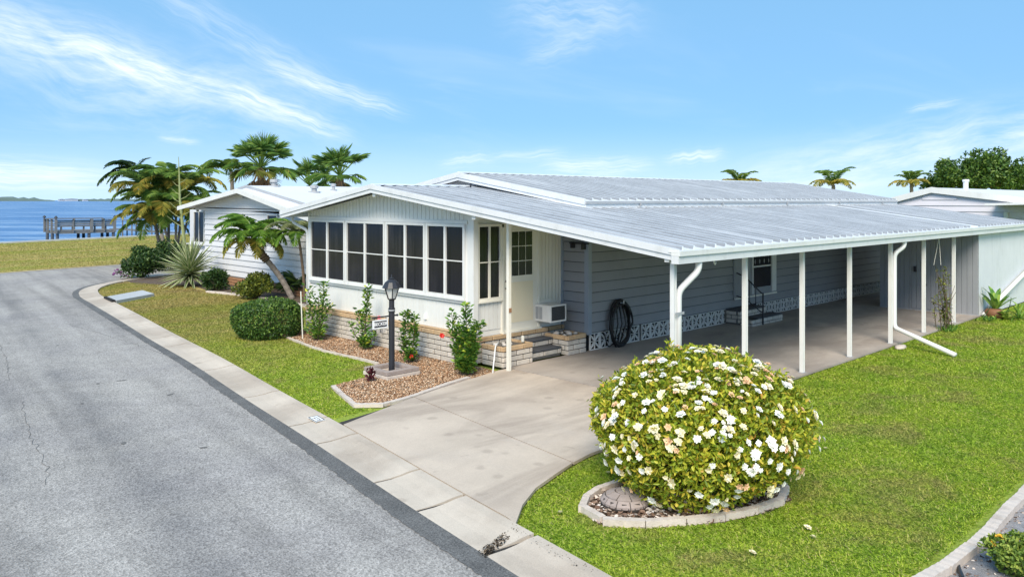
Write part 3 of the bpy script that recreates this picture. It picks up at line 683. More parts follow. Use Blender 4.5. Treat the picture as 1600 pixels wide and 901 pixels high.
# --- sunroom front: kick panel, gable panel, four double windows
zt, zb = 2.76, 1.25
flat = lambda v: (lambda a: v)
grooved('kick_panel', (XF, YL, 0), (0, -1, 0), (-1, 0, 0), YL - YS, .632, flat(zb - .01), .14, 'wall', depth=.004, gap=.008)
grooved('gable_panel', (XF, YL, 0), (0, -1, 0), (-1, 0, 0), YL - YS, zt + .03, lambda a: rz(YL - a) - .06, .135, 'wall')
MB().box(XF - .02, XF + .06, YS, YL, zb - .01, zt + .05).build('window_wall', 'wall', home)
def window(name, o, u, n, w, h, cols, rows, parent=home, fm='white', pm='glass', fr=.045, off=.021, mull=.035, rail=.02):
    m = MB()
    m.obox(o, u, n, 0, fr, 0, h, off, off + .045); m.obox(o, u, n, w - fr, w, 0, h, off, off + .045)
    m.obox(o, u, n, fr, w - fr, h - fr, h, off, off + .045); m.obox(o, u, n, fr, w - fr, 0, fr, off, off + .045)
    m.obox(o, u, n, -.01, w + .01, -.035, -.001, off, off + .065)
    wi = m.build(name, fm, parent)
    cw = (w - 2 * fr - (cols - 1) * mull) / cols; rh = (h - 2 * fr - (rows - 1) * rail) / rows
    for i in range(cols):
        a = fr + i * (cw + mull)
        if i: MB().obox(o, u, n, a - mull, a, fr, h - fr, off, off + .04).build('mullion', fm, wi)
        for j in range(rows):
            b = fr + j * (rh + rail)
            if j: MB().obox(o, u, n, a, a + cw, b - rail, b, off, off + .032).build('rail', fm, wi)
            MB().obox(o, u, n, a + .001, a + cw - .001, b + .001, b + rh - .001, off - .012, off + .006).build('pane', pm, wi)
    return wi
edges = [onx(u, 400, XF)[1] for u in (487, 542.6, 605, 668, 730)]
for a, b in zip(edges[:-1], edges[1:]):
    window('window', (XF, a - .012, zb + .03), (0, -1, 0), (-1, 0, 0), a - b - .024, zt - zb - .06, 2, 2, fr=.055, mull=.06)
MB().box(XF - .06, XF + .06, YS - .07, YS + .09, .64, 2.98).build('corner_trim', 'white', home)
MB().box(XF - .05, XF + .05, YL - .02, YL + .05, .64, rz(YL) - .08).build('corner_trim', 'white', home)
MB().box(XF - .045, XF - .021, edges[-1] - .05, edges[0] + .05, zt - .025, zt + .035).build('head_trim', 'white', home)
MB().box(XF - .05, XF - .021, edges[-1] - .05, edges[0] + .05, zb - .06, zb - .008).build('sill_trim', 'white', home)
# far side and inside of the sunroom
MB().box(XF + .05, XB + .2, YL - .06, YL, .06, rz(YL) - .06).build('side_wall', 'wall', home)
MB().box(XF + .3, XF + .32, YS + .3, YL - .3, .6, 2.8).build('curtain', 'blind', home)

# --- sunroom side facing the carport: window, door, panel
sx = lambda u: ony(u, 400, YS)[0]
grooved('kick_panel', (XF + .06, YS, 0), (1, 0, 0), (0, -1, 0), sx(783) - XF - .06, .66, flat(1.20), .12, 'wall')
MB().box(XF + .06, XB, YS, YS + .06, .06, 2.98).build('side_wall', 'wall', home)
window('window', (sx(744), YS, 1.24), (1, 0, 0), (0, -1, 0), sx(782) - sx(744), 1.49, 2, 2, fr=.05, off=.002, mull=.04, fm='creamtrim')
dx0, dx1, dz0 = sx(785), sx(838), .58
dm = MB().box(dx0, dx1, YS - .035, YS - .002, dz0, 2.66)
door = dm.build('door', 'creamtrim', home)
fm = MB().box(dx0 - .05, dx0 - .002, YS - .055, YS - .002, dz0, 2.72).box(dx1 + .002, dx1 + .05, YS - .055, YS - .002, dz0, 2.72).box(dx0 - .05, dx1 + .05, YS - .055, YS - .002, 2.662, 2.74)
fm.build('door_frame', 'creamtrim', home)
gx0, gx1, gz0, gz1 = sx(797), sx(829.5), ony(813, 430, YS)[2], ony(813, 361, YS)[2]
MB().box(gx0 - .03, gx1 + .03, YS - .042, YS - .036, gz0 - .03, gz1 + .03).build('lite_frame', 'creamtrim', door)
for i in range(3):
    for j in range(3):
        w_, h_ = (gx1 - gx0) / 3, (gz1 - gz0) / 3
        MB().box(gx0 + i * w_ + .008, gx0 + (i + 1) * w_ - .008, YS - .046, YS - .0425, gz0 + j * h_ + .008, gz0 + (j + 1) * h_ - .008).build('pane', 'glass', door)
MB().box(gx0 - .02, gx1 + .02, YS - .041, YS - .0355, dz0 + .16, gz0 - .12).build('door_panel', 'cream', door)
hx = sx(789)
for z_ in (1.58, 1.44):
    MB().tube([(hx, YS - .036, z_), (hx, YS - .09, z_)], .024, 10).build('door_knob', 'black', door)
MB().box(dx0 - .06, dx1 + .06, YS - .10, YS, dz0 - .03, dz0 - .002).build('door_sill', 'creamtrim', home)
px0, px1 = dx1 + .055, XB - .02
grooved('wall_panel', (px0, YS, 0), (1, 0, 0), (0, -1, 0), px1 - px0, 1.02, flat(2.8), .10, 'creamtrim')
bc = MB().box(XF + .06, XB, YS - .072, YS + .0, .06, .545).build('skirt_wall', 'mortar', home)
brickwork(bc, (XF + .02, YS - .085), (XB - .02, YS - .085), .06, 5, bl=.40, ch=.1)

# --- lap siding
SB = {}
def board_mesh(L, h, mat, lip=.034):
    k = (round(L, 2), h, mat)
    if k not in SB:
        SB[k] = MB().prism([(0, 0, .006), (0, -lip, .006), (0, -lip, .022), (0, -.004, h), (0, 0, h)], (L, 0, 0)).mesh('siding_board', M[mat])
    return SB[k]
def siding(parent, p0, p1, z0, h, n, mat, ztop=None):
    p0, p1 = Vector((*p0, 0)), Vector((*p1, 0)); u = p1 - p0; ang = math.atan2(u.y, u.x)
    for i in range(n):
        place('siding_board', board_mesh(u.length, h - .011, mat), (p0.x, p0.y, z0 + i * h), parent, (0, 0, ang))
MB().box(XB, 29.1, YW + .0, 18.3, .42, 3.05).build('house_wall', 'gapdark', home)
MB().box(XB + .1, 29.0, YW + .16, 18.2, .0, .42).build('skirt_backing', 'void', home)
siding(home, (XB, YW), (29.1, YW), .43, .21, 12, 'blue')
siding(home, (XB, YS - .0), (XB, YW), .43, .21, 12, 'blue')
MB().box(XB - .035, XB + .075, YW - .035, YW + .075, .40, 2.96).build('corner_trim', 'bluetrim', home)
MB().box(XB - .05, XB - .005, YS - .06, YS, .43, 2.9).build('corner_trim', 'bluetrim', home)

# --- breeze block skirting
def breeze():
    m = MB(); w, h, t = .325, .35, .035
    e = .016
    for a in ((0, e, 0, h), (w - e, w, 0, h), (e, w - e, 0, e), (e, w - e, h - e, h)): m.box(a[0], a[1], 0, t, a[2], a[3])
    c = Vector((w / 2, 0, h / 2))
    def lens(p, q, wd):                # a leaf-shaped rib from p to q
        p, q = Vector(p), Vector(q); d = q - p; s = Vector((d.z, 0, -d.x)).normalized()
        prof = [p, p + d * .25 + s * wd * .7, p + d * .5 + s * wd, p + d * .75 + s * wd * .7, q, p + d * .75 - s * wd * .7, p + d * .5 - s * wd, p + d * .25 - s * wd * .7]
        m.prism(prof, (0, t * .93, 0))
    for cx, cz in ((e, e), (w - e, e), (e, h - e), (w - e, h - e)):
        lens((cx, .003, cz), (c.x, .003, c.z), .015)
    for cx, cz in ((w / 2, e), (w / 2, h - e), (e, h / 2), (w - e, h / 2)):
        lens((c.x, .004, c.z), (cx, .004, cz), .006)
    r = .155
    for cx, cz, a0 in ():
        pts = []
        for k in range(6):
            th = R(a0 + 6 + k * 15.6); pts.append((cx + r * math.cos(th), .0, cz + r * 1.06 * math.sin(th)))
        for p, q in zip(pts[:-1], pts[1:]):
            d = (Vector(q) - Vector(p)); s = Vector((d.z, 0, -d.x)).normalized() * .008
            m.prism([Vector(p) - s + Vector((0, .006, 0)), Vector(q) - s + Vector((0, .006, 0)), Vector(q) + s + Vector((0, .006, 0)), Vector(p) + s + Vector((0, .006, 0))], (0, t * .8, 0))
    return m.mesh('breeze_block', M['block'])
bme = breeze(); x = XB + .08
while x < 28.6:
    if not (18.25 < x + .16 < 19.75): place('breeze_block', bme, (x, YW + .012, SZ + .002), home)
    x += .345 if abs(x - (XB + .08 + .345 * 4)) > .01 else .42
# --- side door with jalousie/sidelight under the carport
q0, q1 = ony(1144, 400, YW)[0], ony(1209, 400, YW)[0]
sdm = MB().box(q0, q1, YW - .05, YW - .024, .66, 2.62); sdoor = sdm.build('side_door', 'grey_panel', home)
d0, d1 = ony(1173, 400, YW)[0], ony(1201, 400, YW)[0]
MB().box(d0, d1, YW - .062, YW - .052, .86, 2.45).build('screen', 'glass', sdoor)
MB().box(d0 - .05, d0 - .002, YW - .085, YW - .052, .70, 2.6).build('frame_stile', 'white', sdoor)
MB().box(d1 + .04, q1 - .01, YW - .085, YW - .052, .70, 2.6).build('frame_stile', 'white', sdoor)
MB().box(d0, d1, YW - .075, YW - .0635, 1.40, 1.44).build('frame_rail', 'white', sdoor)
MB().box(q0, q1, YW - .10, YW - .052, .63, .67).build('door_sill', 'creamtrim', sdoor)
for i in range(4):                    # diamond grille of the screen door
    for j in range(5):
        cx, cz = d0 + (i + .5) * (d1 - d0) / 4, 1.55 + j * .18; s = .05
        MB().prism([(cx, YW - .066, cz - s * 1.4), (cx + s * .55, YW - .066, cz), (cx, YW - .066, cz + s * 1.4), (cx - s * .55, YW - .066, cz)], (0, .003, 0)).build('grille_diamond', 'trimgrey', sdoor)
MB().box(q0 + .05, d0 - .12, YW - .056, YW - .0505, .72, 2.55).build('sidelight_panel', 'grey_panel', sdoor)

# --- roof panels: each pan with its standing rib
def pan_mesh(Ly, sl, wd=.30, mat='roof'):
    pts = [(-.013, -.018), (-.013, .0), (.025, .002), (.13, -.004), (.206, .002), (.236, .002), (.242, .055), (.280, .055), (.286, -.018)]
    m = MB().prism([(a, 0, b) for a, b in pts][::-1], (0, Ly, sl * Ly)); me = m.mesh('roof_panel', M[mat])
    me.materials.append(M['seam'])      # darker strip in the trough beside each rib
    for pg in me.polygons:
        xs = [me.vertices[i].co.x for i in pg.vertices]
        if min(xs) > .205 and max(xs) < .2425 and len(xs) == 4: pg.material_index = 1
    return me
short = pan_mesh(10.62 - YE, SLR, mat='roof_low'); long_ = pan_mesh(YR - YE, SLR, mat='roof_low'); left = pan_mesh(18.0 - YR, SLL, mat='roof_low')
up = pan_mesh(UR - UE, SLU); n = 0; x = XG
while x < XE - .2:
    if not (23.55 < x + .15 < 24.0):
        lg = x < XU - .1
        place('roof_panel', long_ if lg else short, (x, YE, rz(YE)), home)
    x += .30
x = XG
while x < XB - .1:
    place('roof_panel', left, (x + .30, 18.0, rz(18.0)), home, (0, 0, math.pi)); x += .30
x = XU
while x < 29.2:
    place('roof_panel', up, (x, UE, uz(UE)), home); place('roof_panel', up, (x + .30, 2 * UR - UE, uz(UE)), home, (0, 0, math.pi)); x += .30
# ridge caps
MB().prism([(XG, YR - .13, rz(YR - .13) + .045), (XG, YR, ZR + .06), (XG, YR + .13, rz(YR + .13) + .045), (XG, YR, ZR + .045)], (XB - XG, 0, 0)).build('ridge_cap', 'roof_low', home)
MB().prism([(XU, UR - .13, uz(UR - .13) + .045), (XU, UR, UZ + .06), (XU, UR + .13, uz(UR + .13) + .045), (XU, UR, UZ + .045)], (29.2 - XU, 0, 0)).build('ridge_cap', 'roof', home)
MB().prism([(23.49, YE, rz(YE) + .03), (23.49, 10.6, rz(10.6) + .03), (23.49, 10.6, rz(10.6) - .02), (23.49, YE, rz(YE) - .02)], (.62, 0, 0)).build('roof_strip', 'roofstrip', home)
# fascias: rake boards in two steps
def rake(name, x0, x1, ya, yb, f, top, bot, mat='fascia'):
    return MB().prism([(x0, ya, f(ya) + top), (x0, yb, f(yb) + top), (x0, yb, f(yb) + bot), (x0, ya, f(ya) + bot)], (x1 - x0, 0, 0)).build(name, mat, home)
rake('rake_board', XG - .05, XG - .001, YE - .12, YR, rz, .045, -.055); rake('rake_board', XG - .05, XG - .001, YR, 18.05, rz, .045, -.055)
rake('rake_trim', XG - .028, XG + .022, YE - .06, YR, rz, -.0565, -.135); rake('rake_trim', XG - .028, XG + .022, YR, 18.03, rz, -.0565, -.135)
rake('rake_board', XU - .04, XU - .001, UE - .03, UR, uz, .045, -.08, 'fascia'); rake('rake_board', XU - .04, XU - .001, UR, 2 * UR - UE + .03, uz, .045, -.08, 'fascia')
rake('rake_trim', XU - .02, XU + .03, UE - .02, UR, uz, -.0815, -.15); rake('rake_trim', XU - .02, XU + .03, UR, 2 * UR - UE + .02, uz, -.0815, -.15)
rake('rake_trim', XE, XE + .04, YE, 10.6, rz, .05, -.09); rake('rake_trim', 29.2, 29.24, UE, UR, uz, .05, -.1)
for y in (14.13, 10.95):
    MB().box(XG + .03, XG + .22, y - .05, y + .05, rz(y) - .215, rz(y) - .115).build('beam_end', 'white', home)
for y in (14.13, 10.95):
    MB().box(XG + .23, XB, y - .04, y + .04, rz(y) - .20, rz(y) - .10).build('roof_beam', 'white', home)
# gutters
MB().box(XG - .06, XE + .05, YE - .145, YE - .02, 2.285, 2.395).build('gutter', 'fascia', home)
MB().box(XG - .06, XE + .05, YE - .17, YE - .02, 2.398, 2.445).build('gutter_lip', 'white', home)
MB().box(XG - .06, XE + .05, YE - .17, YE + .03, 2.446, 2.472).build('gutter_flashing', 'white', home)
MB().box(XG, XE, YE + .06, YE + .14, 2.30, 2.445).build('eave_beam', 'white', home)
MB().box(XG - .02, XB, 18.0, 18.09, rz(18) - .12, rz(18) + .01).build('gutter', 'fascia', home)
MB().box(XU, 29.2, UE - .03, UE + .08, 3.03, 3.12).build('gutter', 'fascia', home)
MB().box(XU - .01, 29.2, UE - .06, UE + .02, 3.122, 3.175).build('gutter_lip', 'trimgrey', home)
for x in np.arange(14.2, 29, 3.4):
    MB().box(x, x + .05, UE - .075, UE - .061, 3.06, 3.15).build('gutter_strap', 'trimgrey', home)
# upper gable wall
MB().prism([(XB - .02, UE + .2, 2.95), (XB - .02, 2 * UR - UE - .2, 2.95), (XB - .02, 2 * UR - UE - .2, uz(UE + .2) - .1), (XB - .02, UR, UZ - .10), (XB - .02, UE + .2, uz(UE + .2) - .1)], (.08, 0, 0)).build('gable_wall', 'siding_w', home)
MB().prism([(29.02, UE + .2, 2.0), (29.02, 2 * UR - UE - .2, 2.0), (29.02, 2 * UR - UE - .2, uz(UE + .2) - .1), (29.02, UR, UZ - .10), (29.02, UE + .2, uz(UE + .2) - .1)], (.08, 0, 0)).build('gable_wall', 'siding_w', home)
MB().tube([onx(735, 297, 12.1), tuple(Vector(onx(735, 297, 12.1)) + Vector((0, -.01, .16)))], .02, 6).build('vent_pipe', 'black', home)
# carport posts
py = 6.70
posts = [9.86] + [ony(u, 500, py)[0] for u in (1163.5, 1253, 1327, 1391, 1443, 1490)]
for x in posts:
    p_ = MB().box(x - .032, x + .032, py - .032, py + .032, SZ + .012, 2.30)
    for s_ in (-1, 1): p_.box(x + s_ * .026 - .006, x + s_ * .026 + .006, py - .042, py - .0325, SZ + .013, 2.29)
    po = p_.build('carport_post', 'white', home)
    MB().box(x - .06, x + .06, py - .055, py + .055, SZ + .002, SZ + .0115).build('base_plate', 'trimgrey', po)
lx, ly = G(795, 579, SZ)
MB().box(lx - .032, lx + .032, ly - .032, ly + .032, SZ + .002, rz(ly) - .21).build('porch_post', 'creamtrim', home)
MB().box(lx - .03, lx + .03, ly - .045, ly - .0325, 1.13, 1.21).build('reflector', 'brickr', home)
# downspouts
def pipe(name, pts, r_, parent=home, mat='pipe'):
    P = [Vector(p) for p in pts]; out = [P[0]]
    for i in range(1, len(P) - 1):     # round the bends
        a, b = (P[i - 1] - P[i]), (P[i + 1] - P[i]); d = min(a.length, b.length, .14) * .7
        for t in (0, .25, .5, .75, 1):
            p = P[i] + a.normalized() * d * (1 - t) ** 2 + b.normalized() * d * t ** 2; out.append(p)
    out.append(P[-1]); return MB().tube(out, r_, 8).build(name, mat, parent, smooth=True)
x0 = ony(1092, 405, YE - .08)[0]
pipe('downspout', [(x0, YE - .08, 2.29), (x0, YE - .08, 2.16), (posts[0] + .11, py - .02, 1.86), (posts[0] + .11, py - .02, .06)], .05)
MB().box(posts[0] - .05, posts[0] + .18, py - .075, py - .072, 1.52, 1.56).build('pipe_strap', 'trimgrey', home)
x1 = ony(1413, 378, YE - .08)[0]
e_ = G(1493, 556, .04)
pipe('downspout', [(x1, YE - .08, 2.29), (x1, YE - .08, 2.18), (posts[4] + .10, py - .05, 2.02), (posts[4] + .10, py - .05, .40), (e_[0], e_[1], .06)], .05)
l0, l1 = onx(484, 345, XG + .4), 17.58
pipe('downspout', [(XG + .3, 18.04, rz(18) - .13), (XG + .3, 18.02, rz(18) - .25), (XF - .02, 17.62, 2.45), (XF - .02, 17.62, .1)], .04)
# shed at the end of the carport
shx = 24.2; shl = onx(1375, 400, shx)[1]
grooved('shed_wall', (shx, shl, 0), (0, -1, 0), (-1, 0, 0), shl - 6.62, SZ + .03, lambda a: rz(shl - a) - .1, .135, 'grey_panel')
MB().box(shx, XE - .1, 6.62, 6.70, SZ - .03, 2.30).build('shed_wall', 'stucco', home)
MB().box(shx + .031, shx + .10, 6.71, shl, SZ, rz(6.7) - .1).build('shed_wall', 'grey_panel', home)
MB().box(shx + .031, XE - .1, shl - .08, shl, SZ, rz(shl) - .15).build('shed_wall', 'stucco', home)
MB().box(shx - .02, shx + .03, 6.60, shl, SZ + .003, SZ + .029).build('shed_sill', 'trimgrey', home)
ya, yb = onx(1447, 400, shx)[1], onx(1424, 400, shx)[1]
sdr = grooved('shed_door', (shx - .014, onx(1425, 400, shx)[1], 0), (0, -1, 0), (-1, 0, 0), onx(1425, 400, shx)[1] - onx(1478, 400, shx)[1], SZ + .06, flat(2.12), .135, 'grey_panel', back=.0005)
hp = onx(1430, 420, shx - .03); MB().box(hp[0] - .04, hp[0], hp[1] - .03, hp[1] + .03, hp[2] - .08, hp[2] + .08).build('handle', 'black', sdr)
hp = onx(1447, 445, shx - .03); MB().box(hp[0] - .03, hp[0], hp[1] - .02, hp[1] + .02, hp[2] - .03, hp[2] + .03).build('handle', 'black', sdr)
# white diagonal pipe against the shed wall
pa, pb = ony(1537, 492, 6.52), ony(1610, 418, 6.52)
pipe('downspout', [pa, pb, (pb[0] + .3, 6.52, 2.3)], .06)
q = onx(903, 380, XB - .06); MB().box(XB - .09, XB - .035, q[1] - .28, q[1] + .22, q[2] - .015, q[2] + .015).box(XB - .16, XB - .035, q[1] - .2, q[1] - .17, q[2] - .12, q[2] + .012).box(XB - .16, XB - .035, q[1] + .1, q[1] + .13, q[2] - .10, q[2] + .012).build('wall_bracket', 'black', home)
# under-eave lamps and hooks
for u, v in ((1275, 392), (1335, 384)):
    q = ony(u, v, 8.6); MB().box(q[0] - .3, q[0] + .3, 8.55, 8.65, rz(8.6) - .1, rz(8.6) - .035).build('ceiling_lamp', 'grey_panel', home)
MB().tube([(x0 + .55, YE + .0, 2.30), (x0 + .55, YE + .0, 2.24), (x0 + .58, YE + .0, 2.21), (x0 + .61, YE + .0, 2.24)], .012, 6).build('hook', 'white', home)

# ================================================================== THINGS AT THE ENTRANCE
def planter(x0, x1, y0, y1, courses, label):
    t = thing('brick_planter', ((x0 + x1) / 2, (y0 + y1) / 2, SZ), label, 'planter')
    zt_ = SZ + courses * .1
    MB().box(x0 + .013, x1 - .013, y0 + .013, y1 - .013, SZ, zt_ - .05).build('core', 'mortar', t)
    for a, b in (((x0, y0), (x1, y0)), ((x0, y1), (x0, y0)), ((x1, y0), (x1, y1))):
        d = (Vector((*b, 0)) - Vector((*a, 0))).normalized()
        brickwork(t, a, b, SZ + .001, courses, bl=.36, ch=.1)
    return t, zt_
pl1, z1 = planter(10.30, 11.10, 10.76, 11.36, 4, 'brick planter with tan cap in front of the thin porch post')
pl2, z2 = planter(12.08, 12.66, 10.73, 11.36, 4, 'brick planter of white stones below the window air conditioner')
def stone_mesh(sd_):
    r_ = random.Random(sd_); bm = bmesh.new(); bmesh.ops.create_icosphere(bm, subdivisions=2, radius=1)
    for v in bm.verts: v.co *= 1 + r_.uniform(-.14, .14); v.co.z *= .7
    me = bpy.data.meshes.new('stone'); bm.to_mesh(me); bm.free(); me.materials.append(M['stone_w'])
    me.polygons.foreach_set('use_smooth', [True] * len(me.polygons)); return me
stones = [stone_mesh(i) for i in range(4)]
for (cx, cy, zz, lab, grp, pts) in ((12.36, 11.02, z2, 'planter under the air conditioner', 'stones on the right planter',
        [(-.17, .12, .07), (0, -.08, .065), (.12, .05, .055), (.17, -.10, .05), (-.05, .2, .045), (.05, .17, .04), (-.19, -.12, .045), (.2, .2, .04)]),
        (10.68, 11.05, z1, 'planter by the porch post', 'stones on the left planter',
        [(-.25, .05, .05), (-.12, -.05, .045), (-.18, .15, .04), (0, .1, .04), (.08, -.02, .035)])):
    for i, (a, b, s) in enumerate(pts):
        tag(place('stone', stones[i % 4], (cx + a, cy + b, zz - .05 + s * .62), None, (0, 0, i * 1.3), s), ('largest stone, back left', 'second largest stone, front middle', 'stone in the middle', 'stone at the right front corner', 'stone at the very back', 'small stone at the back right', 'stone at the left front corner', 'smallest stone, far right')[i] + ' on the ' + lab, 'stone', grp)
st = thing('entry_steps', (11.6, 11.1, SZ), 'two grey carpeted brick steps up to the cream front door', 'steps')
for (ya_, zt_) in ((10.88, .205), (11.12, .36)):
    MB().box(11.16, 12.02, ya_ + .013, 11.38, SZ, zt_ - .01).build('step_core', 'mortar', st)
    brickwork(st, (11.14, ya_), (12.06, ya_), zt_ - .105, 1, cap=False, bl=.40, ch=.1)
    MB().box(11.13, 12.05, ya_ - .015, 11.385 if ya_ > 11 else 11.12, zt_, zt_ + .035).build('carpet', 'carpet', st, bevel=.012)
pipe_ = thing('standpipe', (*G(770, 582, SZ), SZ), 'bent white water pipe leaning on the left brick planter', 'pipe')
gp = G(770, 582, SZ); pipe('riser', [(gp[0] - .02, gp[1] - .02, SZ), (10.24, 10.90, .50), (10.40, 10.98, .50)], .014, pipe_)
can = MB().lathe([(.03, 0), (.032, .01), (.032, .1), (.02, .115), (.008, .12)], (10.98, 10.92, z1 - .003), 10).build('spray_can', 'creamtrim')
tag(can, 'small pale spray can standing on the left brick planter', 'can')
# window air conditioner
ac = thing('air_conditioner', (12.25, 11.2, .62), 'boxy white window air conditioner sticking out of the sunroom wall', 'air conditioner')
ax0, ax1, ay0, ay1, az0, az1 = ony(860, 490, 11.02)[0], ony(884.5, 490, 11.02)[0], 11.02, YS - .03, ony(872, 502.5, 11.02)[2], ony(872, 476, 11.02)[2]
MB().box(ax0, ax1, ay0 + .012, ay1, az0, az1).build('body', 'white', ac, bevel=.012)
MB().box(ax0 + .03, ax1 - .03, ay0 + .004, ay0 + .0118, az0 + .03, az1 - .03).build('grille', 'blind', ac)
fr_ = MB()
for a in ((ax0, ax0 + .03, az0, az1), (ax1 - .03, ax1, az0, az1), (ax0 + .03, ax1 - .03, az0, az0 + .03), (ax0 + .03, ax1 - .03, az1 - .03, az1)): fr_.box(a[0], a[1], ay0 - .006, ay0 + .0115, a[2], a[3])
fr_.build('front_frame', 'white', ac)
for k in range(9):
    z_ = az0 + .05 + k * (az1 - az0 - .1) / 8; MB().box(ax0 + .035, ax1 - .035, ay0 - .002, ay0 + .0035, z_ - .006, z_ + .006).build('fin', 'black', ac)
for k in (0, 1):
    MB().box(ax0 - .006, ax0 - .001, ay1 - .2 + k * .1, ay1 - .12 + k * .1, az0 + .05, az1 - .05).build('side_vent', 'trimgrey', ac)
MB().box(ax0 - .06, ax1 + .04, ay1 + .001, YS - .002, az0 - .04, az1 + .06).build('mounting_panel', 'creamtrim', ac)
# coiled black hose on the carport wall
hc = Vector(ony(968, 505, YW - .10)); hose = thing('garden_hose', (hc.x, hc.y, SZ), 'coiled black garden hose hanging on the blue-grey carport wall', 'hose')
pts = []
for k in range(9 * 26):
    th = k / 26 * 2 * math.pi; lp = k // 26; r1 = .33 + .035 * math.sin(lp * 2.1) + .01 * math.sin(k * .13); r2 = .46 + .04 * math.cos(lp * 1.7)
    pts.append((hc.x + r1 * math.cos(th) + .02 * math.sin(lp * 3), hc.y - .03 + .055 * math.sin(k * .37 + lp), hc.z + r2 * math.sin(th) - .03 * math.cos(lp)))
MB().tube(pts, .017, 6).build('coil', 'rubber', hose, smooth=True)
for k in (-1, 0, 1): MB().tube([(hc.x + .1 * k - .02, hc.y, hc.z + .42), (hc.x + .02 + .14 * k, hc.y - .05, hc.z), (hc.x - .1 + .1 * k, hc.y - .02, hc.z - .4)], .016, 6).build('loop', 'rubber', hose, smooth=True)
fx = ony(944, 520, YW - .06)
pipe('tail', [(hc.x - .2, hc.y, hc.z - .40), (hc.x - .45, hc.y - .05, .09), (fx[0] + .05, fx[1], .25), (fx[0], fx[1], fx[2])], .014, hose, 'rubber')
MB().tube([(hc.x + .02, YW - .02, hc.z + .44), (hc.x + .02, YW - .2, hc.z + .44), (hc.x + .02, YW - .2, hc.z + .50)], .016, 6).build('hook', 'white', hose)
sp = thing('spigot', (fx[0], YW - .05, .3), 'small metal spigot low on the wall left of the coiled hose', 'spigot')
MB().tube([(fx[0], YW - .02, fx[2] + .02), (fx[0], fx[1] - .02, fx[2] + .02), (fx[0], fx[1] - .04, fx[2] - .03)], .014, 8).build('tap', 'trimgrey', sp)
MB().box(fx[0] - .03, fx[0] + .03, fx[1] - .01, fx[1], fx[2] + .035, fx[2] + .06).build('tap_handle', 'black', sp)
# steps and handrail at the side door
ss = thing('side_steps', (18.8, 10.3, SZ), 'low brick steps with dark carpet below the side door in the carport', 'steps')
for (xa, xb, ya_, yb_, zt_) in ((18.12, 19.45, 10.32, YW - .03, .40), (18.12, 19.70, 9.98, 10.32, .22)):
    MB().box(xa + .013, xb - .06, ya_ + .013, yb_, SZ, zt_ - .012).build('step_core', 'mortar', ss)
    nco = round((zt_ - SZ) / .1)
    brickwork(ss, (xa, ya_), (xb, ya_), zt_ - .1 * nco - .003, nco, cap=False, bl=.3, ch=.1)
    brickwork(ss, (xa, yb_), (xa, ya_ + .07), zt_ - .1 * nco - .003, nco, cap=False, bl=.3, ch=.1)
    MB().box(xa - .01 if ya_ > 10.2 else xa + .25, xb - .05, ya_ - .015, yb_ - .001, zt_ + .001, zt_ + .03).build('carpet', 'carpet', ss, bevel=.01)
hr = thing('handrail', (18.5, 10.3, SZ), 'thin black metal handrail beside the side door steps', 'handrail')
hx_ = 18.62
pipe('top_rail', [(hx_, YW - .04, 1.32), (hx_, 10.45, 1.22), (hx_, 9.99, .84)], .017, hr, 'black'); pipe('bottom_rail', [(hx_, YW - .04, .72), (hx_, 10.45, .66), (hx_, 9.99, .36)], .014, hr, 'black')
MB().tube([(hx_, 9.96, .255), (hx_, 9.96, .86)], .02, 8).build('newel', 'black', hr); MB().tube([(hx_, 9.96, SZ), (hx_, 9.96, .256)], .02, 8).build('newel', 'black', hr)
for y_, za, zb_ in ((10.5, .665, 1.24), (10.33, .57, 1.13), (10.16, .45, .98)): MB().tube([(hx_, y_, za), (hx_, y_, zb_)], .011, 6).build('baluster', 'black', hr)

# ------------------------------------------------------------------ lamp post, sign, ring
lp = Vector((*G(612, 586), 0)); LD = lp.x * BY + lp.y * BX
zat = lambda v: H - (v - V0) / FPX * LD
lamp = thing('lamp_post', lp, 'black street-style lantern on a post in the mulch bed', 'lamp post')
MB().lathe([(.055, 0), (.055, zat(488)), (.062, zat(487)), (.062, zat(481)), (.05, zat(480)), (.05, zat(468))], lp, 12).build('post', 'black', lamp, smooth=False)
MB().lathe([(.0645, 0), (.0645, .02)], (lp.x, lp.y, zat(485)), 12).build('band', 'trimgrey', lamp)
zb0, zb1, zr, ztp = zat(466), zat(450), zat(447), zat(439)
lan = MB().lathe([(.055, zb0 - .03), (.085, zb0 - .008), (.085, zb0)], (lp.x, lp.y, 0), 6).build('lantern', 'black', lamp)
MB().lathe([(.068, zb0 + .001), (.130, zb1 - .001)], (lp.x, lp.y, 0), 6).build('lamp_glass', 'lampglass', lan)
for j in range(6):
    th = 2 * math.pi * j / 6
    MB().tube([(lp.x + .074 * math.cos(th), lp.y + .074 * math.sin(th), zb0), (lp.x + .138 * math.cos(th), lp.y + .138 * math.sin(th), zb1)], .009, 5).build('lantern_bar', 'black', lan)
MB().lathe([(.145, zb1), (.178, zb1 + .008), (.172, zb1 + .02), (.12, zr + .075), (.055, ztp + .03), (.04, ztp + .04), (.05, ztp + .05), (.016, ztp + .065), (.012, ztp + .11), (.0, ztp + .12)], (lp.x, lp.y, 0), 12).build('lantern_roof', 'black', lan)
za_ = zat(493)
arm = MB().tube([(lp.x + .12, lp.y, za_), (lp.x - .42, lp.y, za_)], .014, 8).build('sign_arm', 'black', lamp)
MB().lathe([(.0, -.025), (.022, -.01), (.022, .01), (.0, .025)], (lp.x + .125, lp.y, za_), 8).build('finial', 'black', lamp)
sg = thing('name_sign', (lp.x - .25, lp.y, za_ - .22), 'small white framed black name board hanging from the lamp post arm', 'sign')
sx0, sx1, sz0, sz1 = lp.x - .415, lp.x - .085, za_ - .205, za_ - .045
